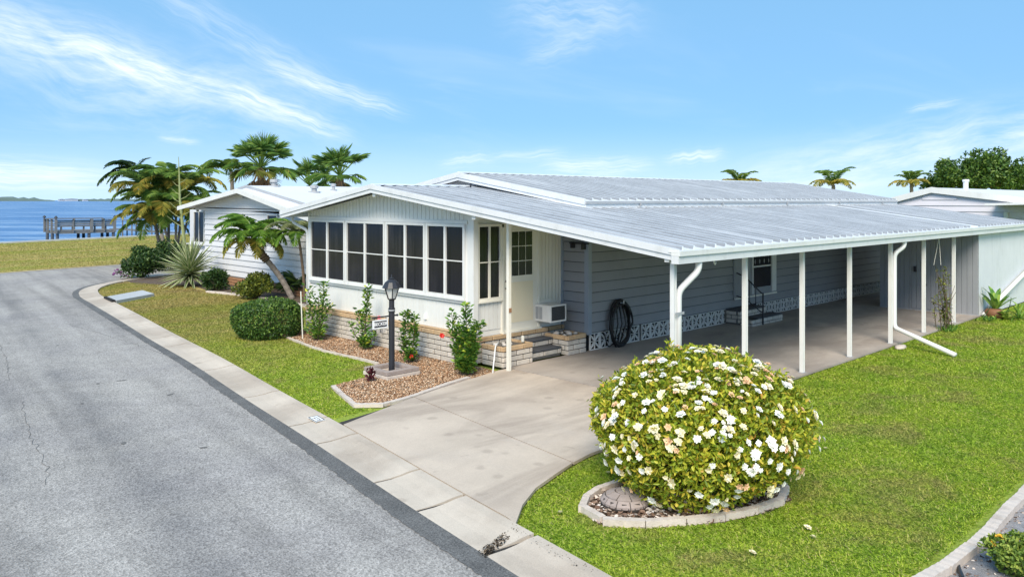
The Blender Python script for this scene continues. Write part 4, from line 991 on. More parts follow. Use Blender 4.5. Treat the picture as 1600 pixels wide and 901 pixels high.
MB().box(sx0, sx1, lp.y - .008, lp.y + .008, sz0, sz1).build('board', 'signwhite', sg)
MB().box(sx0 + .03, sx1 - .03, lp.y - .0105, lp.y - .0085, sz0 + .025, sz1 - .025).build('name_plate', 'signblack', sg)
for x_ in (sx0 + .04, sx1 - .04): MB().tube([(x_, lp.y, sz1), (x_, lp.y, za_ - .012)], .006, 5).build('hanger', 'black', sg)
def text(body, size, loc, rot, mat, parent, name='lettering', ext=.001, bold=.0):
    c = bpy.data.curves.new(name, 'FONT'); c.body = body; c.size = size; c.align_x = 'CENTER'; c.align_y = 'CENTER'; c.extrude = ext; c.offset = bold
    o = bpy.data.objects.new('tmp_text', c); COL.objects.link(o); dg = bpy.context.evaluated_depsgraph_get(); me = bpy.data.meshes.new_from_object(o.evaluated_get(dg))
    bpy.data.objects.remove(o); me.materials.clear(); me.materials.append(M[mat]); return place(name, me, loc, parent, rot)
text('BECKER', .082, ((sx0 + sx1) / 2, lp.y - .0118, (sz0 + sz1) / 2), (R(90), 0, 0), 'signwhite', sg, bold=.0022)
MB().box((sx0 + sx1) / 2 - .075, (sx0 + sx1) / 2 + .105, lp.y - .004, lp.y + .004, sz0 - .085, sz0 - .012).build('number_board', 'brickw', sg)
for x_ in ((sx0 + sx1) / 2 - .05, (sx0 + sx1) / 2 + .08): MB().tube([(x_, lp.y, sz0 - .012), (x_, lp.y, sz0)], .004, 5).build('hanger', 'black', sg)
text('51', .07, ((sx0 + sx1) / 2 + .015, lp.y - .006, sz0 - .049), (R(90), 0, 0), 'signblack', sg, name='number', bold=.002)
ring = thing('lamp_ring', (lp.x, lp.y, 0), 'square frame of brown-grey stone blocks around the lamp post foot', 'planter ring')
for k, (a0, a1, b0, b1) in enumerate(((-.36, .36, -.36, -.24), (-.36, .36, .24, .36), (-.36, -.24, -.235, .235), (.24, .36, -.235, .235))):
    for zz in (0, 1):
        e = .012 * (1 - zz)
        MB().box(lp.x + a0 - e, lp.x + a1 + e, lp.y + b0 - e, lp.y + b1 + e, .012 + zz * .075, .012 + zz * .075 + .07).build('block', 'edging' if zz == 0 else 'dome', ring, bevel=.010)

# painted number plate on the kerb
kp = [Vector((*G(*p, .055), .0)) for p in ((468, 654), (482, 649), (492, 654), (474, 660))]
c_ = sum(kp, Vector()) / 4; ki = int(np.argmin(np.linalg.norm(front - np.array(c_[:2]), axis=1))); kt = Vector((*tang[ki], 0)); kn = Vector((*nrm[ki], 0))
kc = Vector((*back[ki], 0)) - kn * .17
plate = tag(MB().prism([kc + kt * a + kn * b + Vector((0, 0, .0535 + b * .05)) for a, b in ((-.15, -.075), (.15, -.075), (.15, .075), (-.15, .075))], (0, 0, .004)).build('number_plate', 'signwhite'),
            'small white painted house number patch with dark outline on the kerb', 'number plate')
def stroke(a0, a1, b0, b1):
    MB().prism([kc + kt * a + kn * b + Vector((0, 0, .0585 + b * .05)) for a, b in ((a0, b0), (a1, b0), (a1, b1), (a0, b1))], (0, 0, .0015)).build('painted_stroke', 'signblack', plate)
for s in ((-.14, .14, -.07, -.058), (-.14, .14, .058, .07), (.128, .14, -.057, .057), (-.14, -.128, -.057, .057), (-.10, .06, .016, .026), (-.02, .05, -.022, -.012), (.05, .06, -.04, .015), (-.10, -.09, -.03, .015), (-.06, -.05, -.03, .0)): stroke(*s)

# storm drain by the kerb
dr = thing('storm_drain', (9.3, 27.3, 0), 'flat grey concrete storm drain lid set in the grass at the kerb', 'storm drain')
dp = [(8.50, 26.15), (8.62, 27.45), (10.12, 28.55), (10.02, 27.2)]
MB().prism([(x_, y_, .0) for x_, y_ in dp], (0, 0, .10)).build('lid', 'drainlid', dr)
MB().prism([(8.38, 26.2, .057), (8.52, 27.4, .057), (8.60, 27.4, .057), (8.48, 26.2, .057)], (0, 0, .06)).build('opening', 'void', dr)

# ------------------------------------------------------------------ edging blocks
def scallop(L, h=.12, t=.10, mat='edging', name='edging_block'):
    m = MB(); n = max(4, int(L / .055)); pts = []
    for i in range(n + 1):
        a = i / n * L; pts.append((a, 0, h * (.90 + .10 * abs(math.sin(math.pi * i / 2 + .4)))))
    poly = [(0, 0, 0)] + [(a, b, c) for a, b, c in pts] + [(L, 0, 0)]
    m.prism(poly[::-1], (0, t, 0)); me = m.mesh(name, M[mat])
    return me
def edge_run(parent, pts, block, name='edging_block', h=.12, t=.10, mat='edging', z=.005):
    P = resample(pts, .02); d = np.r_[0, np.cumsum(np.linalg.norm(np.diff(P, axis=0), axis=1))]; s = 0
    me = scallop(block - .012, h, t, mat, name)
    while s + block * .6 < d[-1]:
        a = np.array([np.interp(s, d, P[:, k]) for k in (0, 1)]); b = np.array([np.interp(min(s + block, d[-1]), d, P[:, k]) for k in (0, 1)])
        ang = math.atan2(*(b - a)[::-1]) + random.uniform(-.02, .02)
        place(name, me, (a[0], a[1], z + random.uniform(-.006, .004)), parent, (random.uniform(-.03, .03), random.uniform(-.01, .01), ang)); s += block
be = thing('bed_edging', (7.0, 4.8, 0), 'curved border of pale scalloped concrete blocks around the flowering bush', 'edging')
edge_run(be, [G(965, 758), G(918, 775), G(905, 797)], .33, h=.075, t=.075)
edge_run(be, [G(905, 800), G(940, 821)], .36, h=.075, t=.075)
edge_run(be, [G(942, 823), G(1010, 826), G(1070, 822), G(1130, 816), G(1200, 800), G(1236, 782), G(1225, 760), G(1190, 738)], .42, h=.075, t=.075)
le = thing('lot_edging', (9, 2.35, 0), 'long curved concrete edging between the right lawn and grey gravel', 'edging')
edge_run(le, [(6.2, 2.42), (6.7, 2.34), (7.27, 2.25), (8.25, 2.19), (9.19, 2.22), (10.1, 2.22), (14, 2.2), (20, 2.2), (26, 2.2)], .62, h=.085, t=.105)
me_ = thing('mulch_edging', (7.4, 10.3, 0), 'low pale edging stones between the mulch bed and the driveway', 'edging')
edge_run(me_, [G(517, 606), G(533, 622), G(551, 637)], .30, h=.045, t=.08, z=.01)
edge_run(me_, [G(553, 638), G(575, 640), G(600, 637), G(640, 626), G(690, 609), G(742, 592)], .46, h=.055, t=.09, z=.012)
edge_run(me_, [G(447, 529), G(500, 549), G(560, 563), G(590, 571)], .5, h=.05, t=.05, z=.005)
ne_ = thing('neighbour_edging', (12.2, 25, 0), 'thin pale edging of the shrub bed in front of the white house', 'edging')
edge_run(ne_, [(12.35, 19.6), (12.28, 21.5), (12.28, 23.6), (12.1, 25.6), (11.8, 26.9)], .5, h=.08, t=.09)
# the stone dome
dc = Vector((*G(977, 788), 0)); dome = thing('stone_dome', dc, 'low brown dome of fitted stone pieces at the left foot of the bush', 'stone dome')
MB().lathe([(.265, .0), (.262, .045), (.235, .078), (.16, .108), (.07, .122), (.0, .125)], dc + Vector((0, 0, .012)), 24).build('core', 'dome_joint', dome, smooth=True)
def domepiece(r0, r1, a0, a1):
    m = MB(); zf = lambda r: .012 + .129 * math.sqrt(max(0, 1 - (r / .272) ** 2)) ** 1.0 + .018
    n = 5; top = []
    for i in range(n + 1):
        a = a0 + (a1 - a0) * i / n; top.append((dc.x + r1 * math.cos(a), dc.y + r1 * math.sin(a), zf(r1)))
    for i in range(n, -1, -1):
        a = a0 + (a1 - a0) * i / n; top.append((dc.x + r0 * math.cos(a), dc.y + r0 * math.sin(a), zf(r0)))
    m.prism([(x_, y_, z_ - .022) for x_, y_, z_ in top], (0, 0, .022)); m.build('stone_piece', 'dome', dome)
for k in range(5): domepiece(.012, .10, k * 1.2566 + .05, (k + 1) * 1.2566 - .05)
for k in range(8): domepiece(.112, .205, k * .7854 + .23, (k + 1) * .7854 + .17)
for k in range(11): domepiece(.215, .262, k * .5712 + .03, (k + 1) * .5712 - .01)
# black hose next to the lot edging
bh = [G(*p, .03) for p in ((1505, 905), (1497, 880), (1508, 862), (1535, 852), (1570, 850))]
tag(MB().tube([(x_, y_, .035) for x_, y_ in resample(bh, .03)], .018, 8).build('garden_hose', 'rubber', smooth=True), 'short black hose curving over the grey gravel at the lot edging', 'hose')
spl = tag(MB().lathe([(.18, 0), (.19, .02), (.17, .05), (.10, .06), (0, .062)], (*G(1407, 545), .02), 12).build('splash_stone', 'edging', smooth=True), 'flat pale stone in the grass below the bent downspout', 'stone')
spl.scale = (1.3, .55, 1); spl.rotation_euler = (0, 0, .1)

# ================================================================== VEGETATION
def leafpart(name, V, F, mat, parent, stuff=True):
    off = np.array([(V[:, 0].min() + V[:, 0].max()) / 2, (V[:, 1].min() + V[:, 1].max()) / 2, V[:, 2].min()])
    o = place(name, npmesh(name, V - off, F, mat), off, parent)
    if stuff: o['kind'] = 'stuff'
    return o
def lumps(n=7, amp=.12, g=None):
    g = g or rng; k = norm(g.normal(size=(n, 3))) * g.uniform(2, 5, (n, 1)); ph = g.random(n) * 6.28
    return lambda D: 1 + amp * np.cos(D @ k.T + ph).sum(1) / math.sqrt(n) * 1.4
def blob(c, rad, n, L, Wd, zmin=-.75, depth=.4, amp=.12, up=.3, holes=0.0, lump=None, square=1.0):
    """leaves filling the outer shell of an uneven ellipsoid"""
    D = rdir(int(n * 1.8)); D = D[D[:, 2] > zmin][:n]; n = len(D)
    f = lump or lumps(amp=amp)
    r = f(D) * (1 - depth * rng.random(n) ** 1.8)
    S = np.sign(D) * np.abs(D) ** square
    S = S / np.maximum(np.linalg.norm(S, axis=1, keepdims=True), 1e-6) ** .5 if square != 1 else S
    C = np.array(c) + S * r[:, None] * np.array(rad)
    out = norm(D / np.array(rad)); ax = norm(out * .55 + rdir(n) * .9 + np.array([0, 0, up])); N = norm(out + rdir(n) * .7)
    return leaves(C, ax, N, rng.uniform(L * .7, L * 1.3, n), rng.uniform(Wd * .7, Wd * 1.3, n)), (C, out)
def twigs(c, base, rad, n, parent, r0=.012, mat='twig'):
    m = MB()
    for i in range(n):
        d = rdir(1)[0]; d[2] = abs(d[2]) * .8 + .1; e = Vector(c) + Vector(d * np.array(rad) * rng.uniform(.6, .92))
        s = Vector(base) + Vector((rng.normal() * .05, rng.normal() * .05, 0)); mid = s.lerp(e, .5) + Vector(tuple(rdir(1)[0] * .06))
        m.tube([s, mid, e], [r0, r0 * .7, r0 * .3], 5)
    return m.build('branch', mat, parent)
# --- flowering bush
gc = np.array([7.65, 4.91, .72]); GR = np.array([1.15, 1.15, .76])
gard = thing('flowering_bush', (gc[0], gc[1], 0.012), 'big rounded yellow-green bush covered in white blossoms on the right lawn', 'bush')
gl = lumps(11, .085, np.random.default_rng(298)); rng = np.random.default_rng(23); random.seed(23)
(V, F), _ = blob(gc, GR, 21000, .064, .031, zmin=-.93, depth=.42, lump=gl); V[:, 2] = np.maximum(V[:, 2], .03)
sh = [(d, gc + d * GR * float(gl(d[None])[0]) * .90) for d in rdir(420) if d[2] > -.5]      # stray shoots breaking the outline
VS, FS, nv = [V], [F], len(V)
for d, p in sh:
    k = 14; ln = rng.uniform(.06, .20); o_ = norm((d * .9 + np.array([0, 0, .35]) + rng.normal(size=3) * .25)[None])[0]
    C = p + o_ * (rng.random((k, 1)) * ln) + rng.normal(size=(k, 3)) * .012
    v_, f_ = leaves(C, norm(o_ * .8 + rdir(k)), rdir(k) + o_, rng.uniform(.045, .075, k), rng.uniform(.022, .034, k)); VS.append(v_); FS.append(f_ + nv); nv += len(v_)
leafpart('foliage', np.concatenate(VS), np.concatenate(FS), 'lf_gard', gard)
twigs(gc, (gc[0], gc[1], .0), GR, 60, gard, .02)
def flower_mesh(name, mat, petals=8, r=.05, cup=.5):
    m = MB()
    for lay, (k, rr, cz) in enumerate(((petals, 1.0, cup), (petals - 3, .62, cup * 1.9))):
        for i in range(k):
            a = 2 * math.pi * i / k + lay * .5 + random.uniform(-.2, .2); q = r * rr * random.uniform(.85, 1.15); w = q * .42; dx, dy = math.cos(a), math.sin(a); z = r * .2 * lay
            m.add([(0, 0, z), (dx * q * .5 - dy * w, dy * q * .5 + dx * w, z + q * cz * .5), (dx * q, dy * q, z + q * cz * .45), (dx * q * .5 + dy * w, dy * q * .5 - dx * w, z + q * cz * .5)], [(0, 3, 2, 1)])
    return m.mesh(name, M[mat])
fms = [flower_mesh('flower', 'fl_white') for _ in range(3)] + [flower_mesh('flower', 'fl_cream', 7, .050, .6) for _ in range(2)] + [flower_mesh('flower', 'fl_tan', 6, .046, .7) for _ in range(2)]
camv = norm(np.array([[-gc[0], -gc[1], 3.2 - gc[2]]]))[0]; cnt = 0
clus = [d for d in rdir(1400) if d[2] > -.6 and (d @ camv > .12)][:400]
for d in clus:
    if cnt >= 295: break
    for k in range(random.choice((1, 1, 1, 1, 2, 2, 3))):
        dd = norm((d + rdir(1)[0] * .09)[None])[0]; p = gc + dd * GR * float(gl(dd[None])[0]) * random.uniform(1.02, 1.08) + (.025 if dd[2] > .35 else 0)
        o_ = Vector(norm((dd / GR)[None])[0]) + Vector((random.uniform(-.4, .4), random.uniform(-.4, .4), random.uniform(-.1, .5)))
        wts = (.50, .90) if dd[2] < .45 else (.38, .80)
        q = random.random(); me = random.choice(fms[:3]) if q < wts[0] else random.choice(fms[3:5]) if q < wts[1] else random.choice(fms[5:])
        e = o_.to_track_quat('Z', 'Y').to_euler(); place('flower', me, p, gard, e, random.choice((.6, .7, .78, .86, .95, 1.15))); cnt += 1
bm_ = MB()
for d in [d for d in rdir(500) if d[2] > -.6 and d @ camv < .08][:150]:
    p = gc + d * GR * float(gl(d[None])[0]) * 1.0; q = Vector(norm((d / GR)[None])[0]).to_track_quat('Z', 'Y'); src = random.choice(fms)
    bm_.add([tuple(Vector(p) + q @ v.co) for v in src.vertices], [tuple(f.vertices) for f in src.polygons])
bm_.build('flowers', 'fl_cream', gard)['kind'] = 'stuff'
# fallen blossoms on the grass
for (u, v, w_) in ((950, 738, 'behind the stone dome, nearest the driveway'), (1175, 862, 'in front of the bed edging'), (1262, 823, 'right of the bed edging, the farther of two'),
                  (1270, 838, 'right of the bed edging, the nearer of two'), (875, 800, 'left of the bed edging'), (1290, 700, 'on the lawn right of the bush')):
    x_, y_ = G(u, v, .04); tag(place('fallen_blossom', fms[3], (x_, y_, .035), None, (.3, .2, u), .8), 'fallen pale blossom in the grass ' + w_, 'blossom', 'fallen blossoms')

# --- generic bush
def bush(name, c, rad, n, L, Wd, mat, label, amp=.12, depth=.4, square=1.0, tw=25, zmin=-.8, cat='bush'):
    t = thing(name, (c[0], c[1], .012), label, cat)
    parts, info = [], None
    k = 1 if amp < .12 else 9
    for i in range(k):                  # loose bushes are a heap of smaller clumps
        if k == 1: cc, rr = np.array(c), np.array(rad)
        else:
            dd = rdir(1)[0]; dd[2] = abs(dd[2]) * (1 if i % 3 else -.6); cc = np.array(c) + dd * np.array(rad) * .55; rr = np.array(rad) * rng.uniform(.38, .58)
        parts.append(blob(cc, rr, n // k, L, Wd, amp=amp, depth=depth, square=square, zmin=zmin)[0])
    V = np.concatenate([p[0] for p in parts]); o_ = np.cumsum([0] + [len(p[0]) for p in parts[:-1]]); F = np.concatenate([p[1] + o for p, o in zip(parts, o_)]); V[:, 2] = np.maximum(V[:, 2], .015)
    leafpart('foliage', V, F, mat, t); twigs(c, (c[0], c[1], .012), rad, tw, t); return t, info
def at_px(u0, u1, vt, vb, shrink=.5):
    """centre and half width / height of a bush from its outline: front foot at vb"""
    d0 = FPX * H / (vb - V0); r = (u1 - u0) / 2 * d0 / FPX; d = d0 + r * shrink; r = (u1 - u0) / 2 * d / FPX
    x, y = c2w(((u0 + u1) / 2 - U0) / FPX * d, d); zt_ = H - (vt - V0) / FPX * d
    return (x, y, zt_ * .48), r, zt_
c, r, z_ = at_px(366, 474, 470, 531); bush('round_hedge', c, (r, r * .9, z_ * .56), 9500, .055, .032, 'lf_hedge', 'clipped round dark green hedge at the left corner of the sunroom', amp=.05, depth=.3, square=.75)
c, r, z_ = at_px(190, 255, 388, 436); dkb, inf = bush('dark_bush', c, (r, r, z_ * .55), 6500, .12, .065, 'lf_dark', 'dark green bush with a purple blossom spray at the road bend', amp=.2)
for (u, v) in ((181, 424), (187, 427), (192, 423), (184, 429), (197, 430), (178, 427)):
    p = atd(u, v, 33.2)
    for k in range(3): place('blossom', flower_mesh('blossom', 'fl_purple', 6, .09), p + Vector((random.uniform(-.1, .1), random.uniform(-.1, .1), random.uniform(-.07, .07))), dkb, (random.random(), random.random(), k), .75)
MB().tube([atd(200, 432, 33.4), atd(190, 427, 33.2), atd(180, 425, 33.2)], .02, 5).build('branch', 'twig', dkb)
c, r, z_ = at_px(370, 432, 428, 469); bush('olive_bush', c, (r, r * .8, z_ * .56), 5200, .085, .05, 'lf_olive', 'loose olive green bush below the leaning palm by the white house', amp=.2)
c, r, z_ = at_px(318, 356, 425, 455); bush('olive_bush', c, (r, r * .8, z_ * .56), 2600, .16, .04, 'lf_dark', 'dark spiky shrub right of the striped sword-leaved plant', amp=.25)
c, r, z_ = at_px(1538, 1640, 838, 905); lt, inf = bush('yellow_bush', c, (r, r, z_ * .56), 4200, .038, .022, 'lf_lant', 'small leafy bush with yellow blossoms on the gravel at lower right', amp=.12)
for (u, v) in ((1561, 838), (1553, 850), (1595, 868), (1600, 895), (1588, 872), (1570, 862)):
    dd = FPX * H / (905 - V0) + .02; p = atd(u, v, dd + .15); fm_ = flower_mesh('blossom', 'fl_yellow', 9, .022)
    for k in range(4): place('blossom', fm_, p + Vector((random.uniform(-.02, .02), random.uniform(-.02, .02), random.uniform(-.01, .015))), lt, (random.uniform(-.9, .2), random.uniform(-.5, .5), k), 1.0)
# areas of foliage around the foot of the clump
c, r, z_ = at_px(238, 300, 372, 424); bush('dark_bush', c, (r * .9, r, z_ * .52), 4200, .16, .07, 'lf_dark', 'dark undergrowth around the stems of the clumping palm', amp=.25)

# --- hibiscus shrubs on stakes
def stem_shrub(base_px, tops, label, leafL=.085, mat='lf_hib', nl=150, flowers=(), z0=.012, spread=.085):
    bx, by_ = G(*base_px); d0 = bx * BY + by_ * BX; t = thing('hibiscus_shrub', (bx, by_, z0), label, 'shrub')
    m = MB(); C, D, N = [], [], []
    for (u, v, dd, dens) in tops:
        tp = atd(u, v, d0 + dd); b = Vector((bx + random.uniform(-.05, .05), by_ + random.uniform(-.05, .05), z0)); mid = b.lerp(tp, .5) + Vector((random.uniform(-.05, .05), random.uniform(-.05, .05), 0))
        m.tube([b, mid, tp], [.013, .010, .005], 6); n = int(nl * dens)
        for i in range(n):
            s = random.uniform(.12, 1.02); p = b.lerp(mid, s * 2) if s < .5 else mid.lerp(tp, s * 2 - 1); a = random.random() * 6.28; o_ = Vector((math.cos(a), math.sin(a), random.uniform(-.1, .8)))
            q = p + o_ * random.uniform(.0, spread) * (1.25 - .55 * s); C.append(q); D.append(o_ + Vector((0, 0, .25))); N.append(Vector((o_.x * .4, o_.y * .4, 1)))
    m.build('stem', 'twig', t); V, F = leaves(np.array(C), np.array(D), np.array(N) + rng.normal(size=(len(C), 3)) * .3, rng.uniform(leafL * .6, leafL * 1.25, len(C)), rng.uniform(leafL * .45, leafL * .75, len(C)))
    V[:, 2] = np.maximum(V[:, 2], .016); leafpart('foliage', V, F, mat, t)
    for (u, v, fm__) in flowers:
        p = atd(u, v, d0 - .12); o_ = (Vector((0, 0, H)) - p).normalized() + Vector((random.uniform(-.5, .5), random.uniform(-.5, .5), 0)); place('flower', flower_mesh('flower', fm__, 6, .055, .45), p, t, o_.to_track_quat('Z', 'Y').to_euler(), 1.0)
    return t
stem_shrub((495, 533), [(482, 452, .1, 1.0), (506, 444, .0, 1.3), (497, 462, -.1, 1.1), (489, 475, .1, 1.0), (515, 478, .05, .8), (497, 520, -.1, .8)], 'leafy upright shrub right of the round hedge at the sunroom wall', spread=.16, nl=130)
stem_shrub((572, 547), [(575, 452, .0, 1.6), (559, 485, .0, .8), (547, 505, .1, .3), (590, 515, .1, .4), (566, 530, -.1, .8)], 'tall thin shrub left of the lamp post with a pink blossom', flowers=[(592, 496, 'fl_pink')])
stem_shrub((641, 567), [(634, 487, .0, 1.2), (648, 492, .05, 1.3), (626, 520, .0, .35), (640, 548, -.1, .8)], 'two-stemmed shrub right of the lamp post with a red blossom at its foot', flowers=[(643, 557, 'fl_red')])
stem_shrub((727, 588), [(727, 478, .0, 1.5), (705, 488, .05, 1.0), (747, 505, -.05, 1.4), (716, 515, .0, 1.4), (735, 520, -.1, 1.5), (727, 560, -.1, 1.4), (742, 545, 0, 1.2), (712, 545, .05, 1.2)], 'dense bushy shrub at the sunroom corner beside the brick planter', flowers=[(690, 524, 'fl_red')], spread=.13, nl=190)
rc = G(579, 598); t = thing('red_plant', (*rc, .012), 'tiny dark red leafed plant at the lamp ring', 'plant')
n = 60; C = np.c_[rc[0] + rng.normal(size=n) * .03, rc[1] + rng.normal(size=n) * .03, .02 + rng.random(n) * .2]; V, F = leaves(C, rdir(n) + np.array([0, 0, 1.2]), rdir(n), .08, .035); leafpart('foliage', V, F, 'lf_red', t)
pk = G(473, 531); tag(MB().tube([(*pk, .0), atd(470, 455, pk[0] * BY + pk[1] * BX)], .014, 6).build('plant_stake', 'creamtrim'), 'thin pale wooden stake behind the round hedge', 'stake')
# electric outlet on the kick panel
ob = onx(666, 494, XF); tag(MB().box(XF - .04, XF - .006, ob[1] - .035, ob[1] + .035, ob[2] - .055, ob[2] + .055).build('outlet_box', 'signwhite'), 'small white outlet cover on the sunroom wall right of the lamp', 'outlet')

# --- feather palms
def feather(name, L, e0, e1, nl, ll, lw, mat, droop=.35, vee=.35, seed=0, wind=0.0):
    g = np.random.default_rng(seed); S = 24; s = np.linspace(0, 1, S); e = e0 + (e1 - e0) * s ** 1.3
    ds = L / (S - 1); x = np.r_[0, np.cumsum(np.cos(e[:-1]) * ds)]; z = np.r_[0, np.cumsum(np.sin(e[:-1]) * ds)]; y = wind * s ** 2 * L
    q = np.linspace(.10, 1, nl); C, D, N, LL = [], [], [], []
    for si in (-1, 1):
        p = np.stack([np.interp(q, s, x), np.interp(q, s, y), np.interp(q, s, z)], 1); ee = np.interp(q, s, e)
        T = np.stack([np.cos(ee), np.zeros(nl), np.sin(ee)], 1); U = np.stack([-np.sin(ee), np.zeros(nl), np.cos(ee)], 1)
        d = T * (.55 + .5 * q)[:, None] + np.array([0, si, 0]) + U * vee + g.normal(size=(nl, 3)) * .10
        d[:, 2] -= .25
        C.append(p); D.append(d); N.append(U + np.array([0, -si * .5, .2]) + g.normal(size=(nl, 3)) * .15)
        LL.append(ll * np.sin(np.pi * (.12 + .83 * q)) ** .7 * g.uniform(.85, 1.1, nl))
    C, D, N, LL = np.concatenate(C), np.concatenate(D), np.concatenate(N), np.concatenate(LL)
    V, F = leaves(C, D, N, LL, lw, fold=.12, droop=droop)
    m = MB().tube([(a, b, c) for a, b, c in zip(x[::3], y[::3], z[::3])], [max(.004, .018 * L / 2 * (1 - t * .85)) for t in s[::3]], 5)
    me = bpy.data.meshes.new(name); me.from_pydata([tuple(v) for v in V] + m.v, [], [tuple(f) for f in F] + [tuple(i + len(V) for i in f) for f in m.f]); me.materials.append(M[mat]); me.update(); return me
def trunk(parent, pts, r0, r1, mat, ring=.06, name='trunk'):
    P = [Vector(p) for p in pts]; n = 26; out = []; rad = []
    for i in range(n):
        t = i / (n - 1) * (len(P) - 1); k = min(int(t), len(P) - 2); f = t - k
        p0, p1, p2, p3 = P[max(k - 1, 0)], P[k], P[k + 1], P[min(k + 2, len(P) - 1)]
        out.append(.5 * ((2 * p1) + (p2 - p0) * f + (2 * p0 - 5 * p1 + 4 * p2 - p3) * f * f + (3 * p1 - p0 - 3 * p2 + p3) * f ** 3)); rad.append((r0 + (r1 - r0) * i / (n - 1)) * (1 + ring * ((i % 2) * 2 - 1)))
    return MB().tube(out, rad, 9).build(name, mat, parent, smooth=False)
def crown(parent, top, specs, tilt=0.0, az0=0.0):
    """specs: list of (mesh list, count, az offset)"""
    k = 0
    for meshes, n, jitter in specs:
        for i in range(n):
            az = az0 + 2 * math.pi * (i + random.uniform(-.25, .25)) / n + jitter
            place('frond', random.choice(meshes), top, parent, (random.uniform(-.15, .15), random.uniform(-.12, .12) + tilt * math.cos(az), az), random.uniform(.82, 1.12)); k += 1
TO_CAM = math.atan2(-BX, -BY)          # azimuth pointing at the camera
LEFT = TO_CAM - math.pi / 2            # azimuth of picture-left
# leaning date palm in front of the white house
b0 = Vector((*G(457, 467), .0)); d0 = b0.x * BY + b0.y * BX
tp = atd(401, 388, d0 - .1); dp_ = thing('leaning_palm', b0, 'small feathery palm with leaning grey trunk before the white house', 'palm tree')
trunk(dp_, [b0, atd(440, 436, d0), atd(416, 405, d0 - .05), tp], .095, .085, 'bark_grey', .07)
trunk(dp_, [atd(418, 407, d0 - .05), tp, atd(396, 374, d0 - .1)], .13, .16, 'bark_brown', .12, name='old_leaf_bases')
top = atd(397, 374, d0 - .1)
dm1 = [feather('frond', 1.40, R(70), R(-40), 46, .34, .026, 'lf_date', seed=i) for i in (1, 2)]; dm2 = [feather('frond', 1.45, R(42), R(-70), 46, .34, .026, 'lf_date', seed=i) for i in (3, 4)]
dm3 = [feather('frond', 1.30, R(10), R(-85), 42, .32, .026, 'lf_palmy', seed=i) for i in (5, 6)]
crown(dp_, top, [(dm1, 11, 0), (dm2, 14, .3), (dm3, 9, .1)])
for i in range(6): place('frond', random.choice(dm1), top, dp_, (0, random.uniform(-.2, .2), LEFT + random.uniform(-.5, .5)), 1.1)
# palm in the gap between the two houses
tp = atd(466, 366, 25.0); b1 = Vector((tp.x + .15, tp.y - .15, 0)); t_ = thing('gap_palm', b1, 'pale feathery palm half hidden in the gap left of the sunroom', 'palm tree')
trunk(t_, [b1, b1.lerp(tp, .5) + Vector((.04, 0, 0)), tp], .045, .04, 'bark_brown')
pm = [feather('frond', 1.15, R(55), R(-60), 44, .28, .022, 'lf_pale', seed=i) for i in (11, 12)]; pm2 = [feather('frond', 1.1, R(25), R(-80), 44, .28, .022, 'lf_date', seed=13)]
crown(t_, tp, [(pm, 9, 0), (pm2, 5, .4)])
# clumping palm at the bend
bc_ = Vector((*G(262, 417), .0)); dcl = bc_.x * BY + bc_.y * BX
cp = thing('clump_palm', bc_, 'clump of yellow-green feather palms on thin curved stems at the bend', 'palm tree')
am = [feather('frond', 2.2, R(68), R(-35), 58, .55, .034, 'lf_palm', seed=i) for i in (21, 22)]; am2 = [feather('frond', 2.3, R(48), R(-70), 58, .55, .034, 'lf_palmy', seed=i) for i in (23, 24)]; am3 = [feather('frond', 2.1, R(30), R(-80), 56, .5, .032, 'lf_palm', seed=25)]
for (u, v, dd, ub, vb_, r_) in ((232, 305, -.5, 256, 417, .085), (262, 290, .5, 262, 416, .075), (285, 300, 0, 272, 416, .07), (250, 335, -.8, 262, 418, .06), (275, 340, -.6, 268, 419, .06), (296, 330, .4, 278, 416, .06), (242, 350, .2, 250, 417, .05)):
    tp = atd(u, v, dcl + dd); bb = Vector((*G(ub, vb_), 0)); mid = bb.lerp(tp, .5) + Vector((random.uniform(-.15, .15), random.uniform(-.15, .15), 0))
    trunk(cp, [bb, mid, tp], r_, r_ * .8, 'bark_grey', .05, name='stem'); trunk(cp, [tp - (tp - mid).normalized() * .55, tp], r_ * 1.1, r_ * .9, 'bark_green', .02, name='crownshaft')
    crown(cp, tp, [(am, 6, random.random()), (am2, 5, random.random()), (am3, 4, random.random())])
# wind-blown palm behind the clump
b2 = Vector((*c2w((258 - U0) / FPX * 43.5, 43.5), 0)); wp = thing('windblown_palm', b2, 'dark palm with fronds blown to the left above the clump', 'palm tree')
tp = atd(211, 268, 43); trunk(wp, [b2, b2.lerp(tp, .5) + Vector((.3, -.2, 0)), tp], .10, .08, 'bark_grey')
wm = [feather('frond', 1.9, R(50), R(-50), 52, .45, .034, 'lf_dark', seed=i, wind=0) for i in (31, 32)]; wm2 = [feather('frond', 2.1, R(20), R(-60), 52, .45, .034, 'lf_dark', seed=33)]
for i in range(11):
    az = LEFT + random.uniform(-.75, .75); place('frond', random.choice(wm + wm2), tp, wp, (0, random.uniform(-.3, .35), az), random.uniform(.75, 1.05))
place('frond', feather('frond', 1.2, R(72), R(0), 22, .28, .04, 'lf_dark', seed=35), tp, wp, (0, 0, LEFT + math.pi))
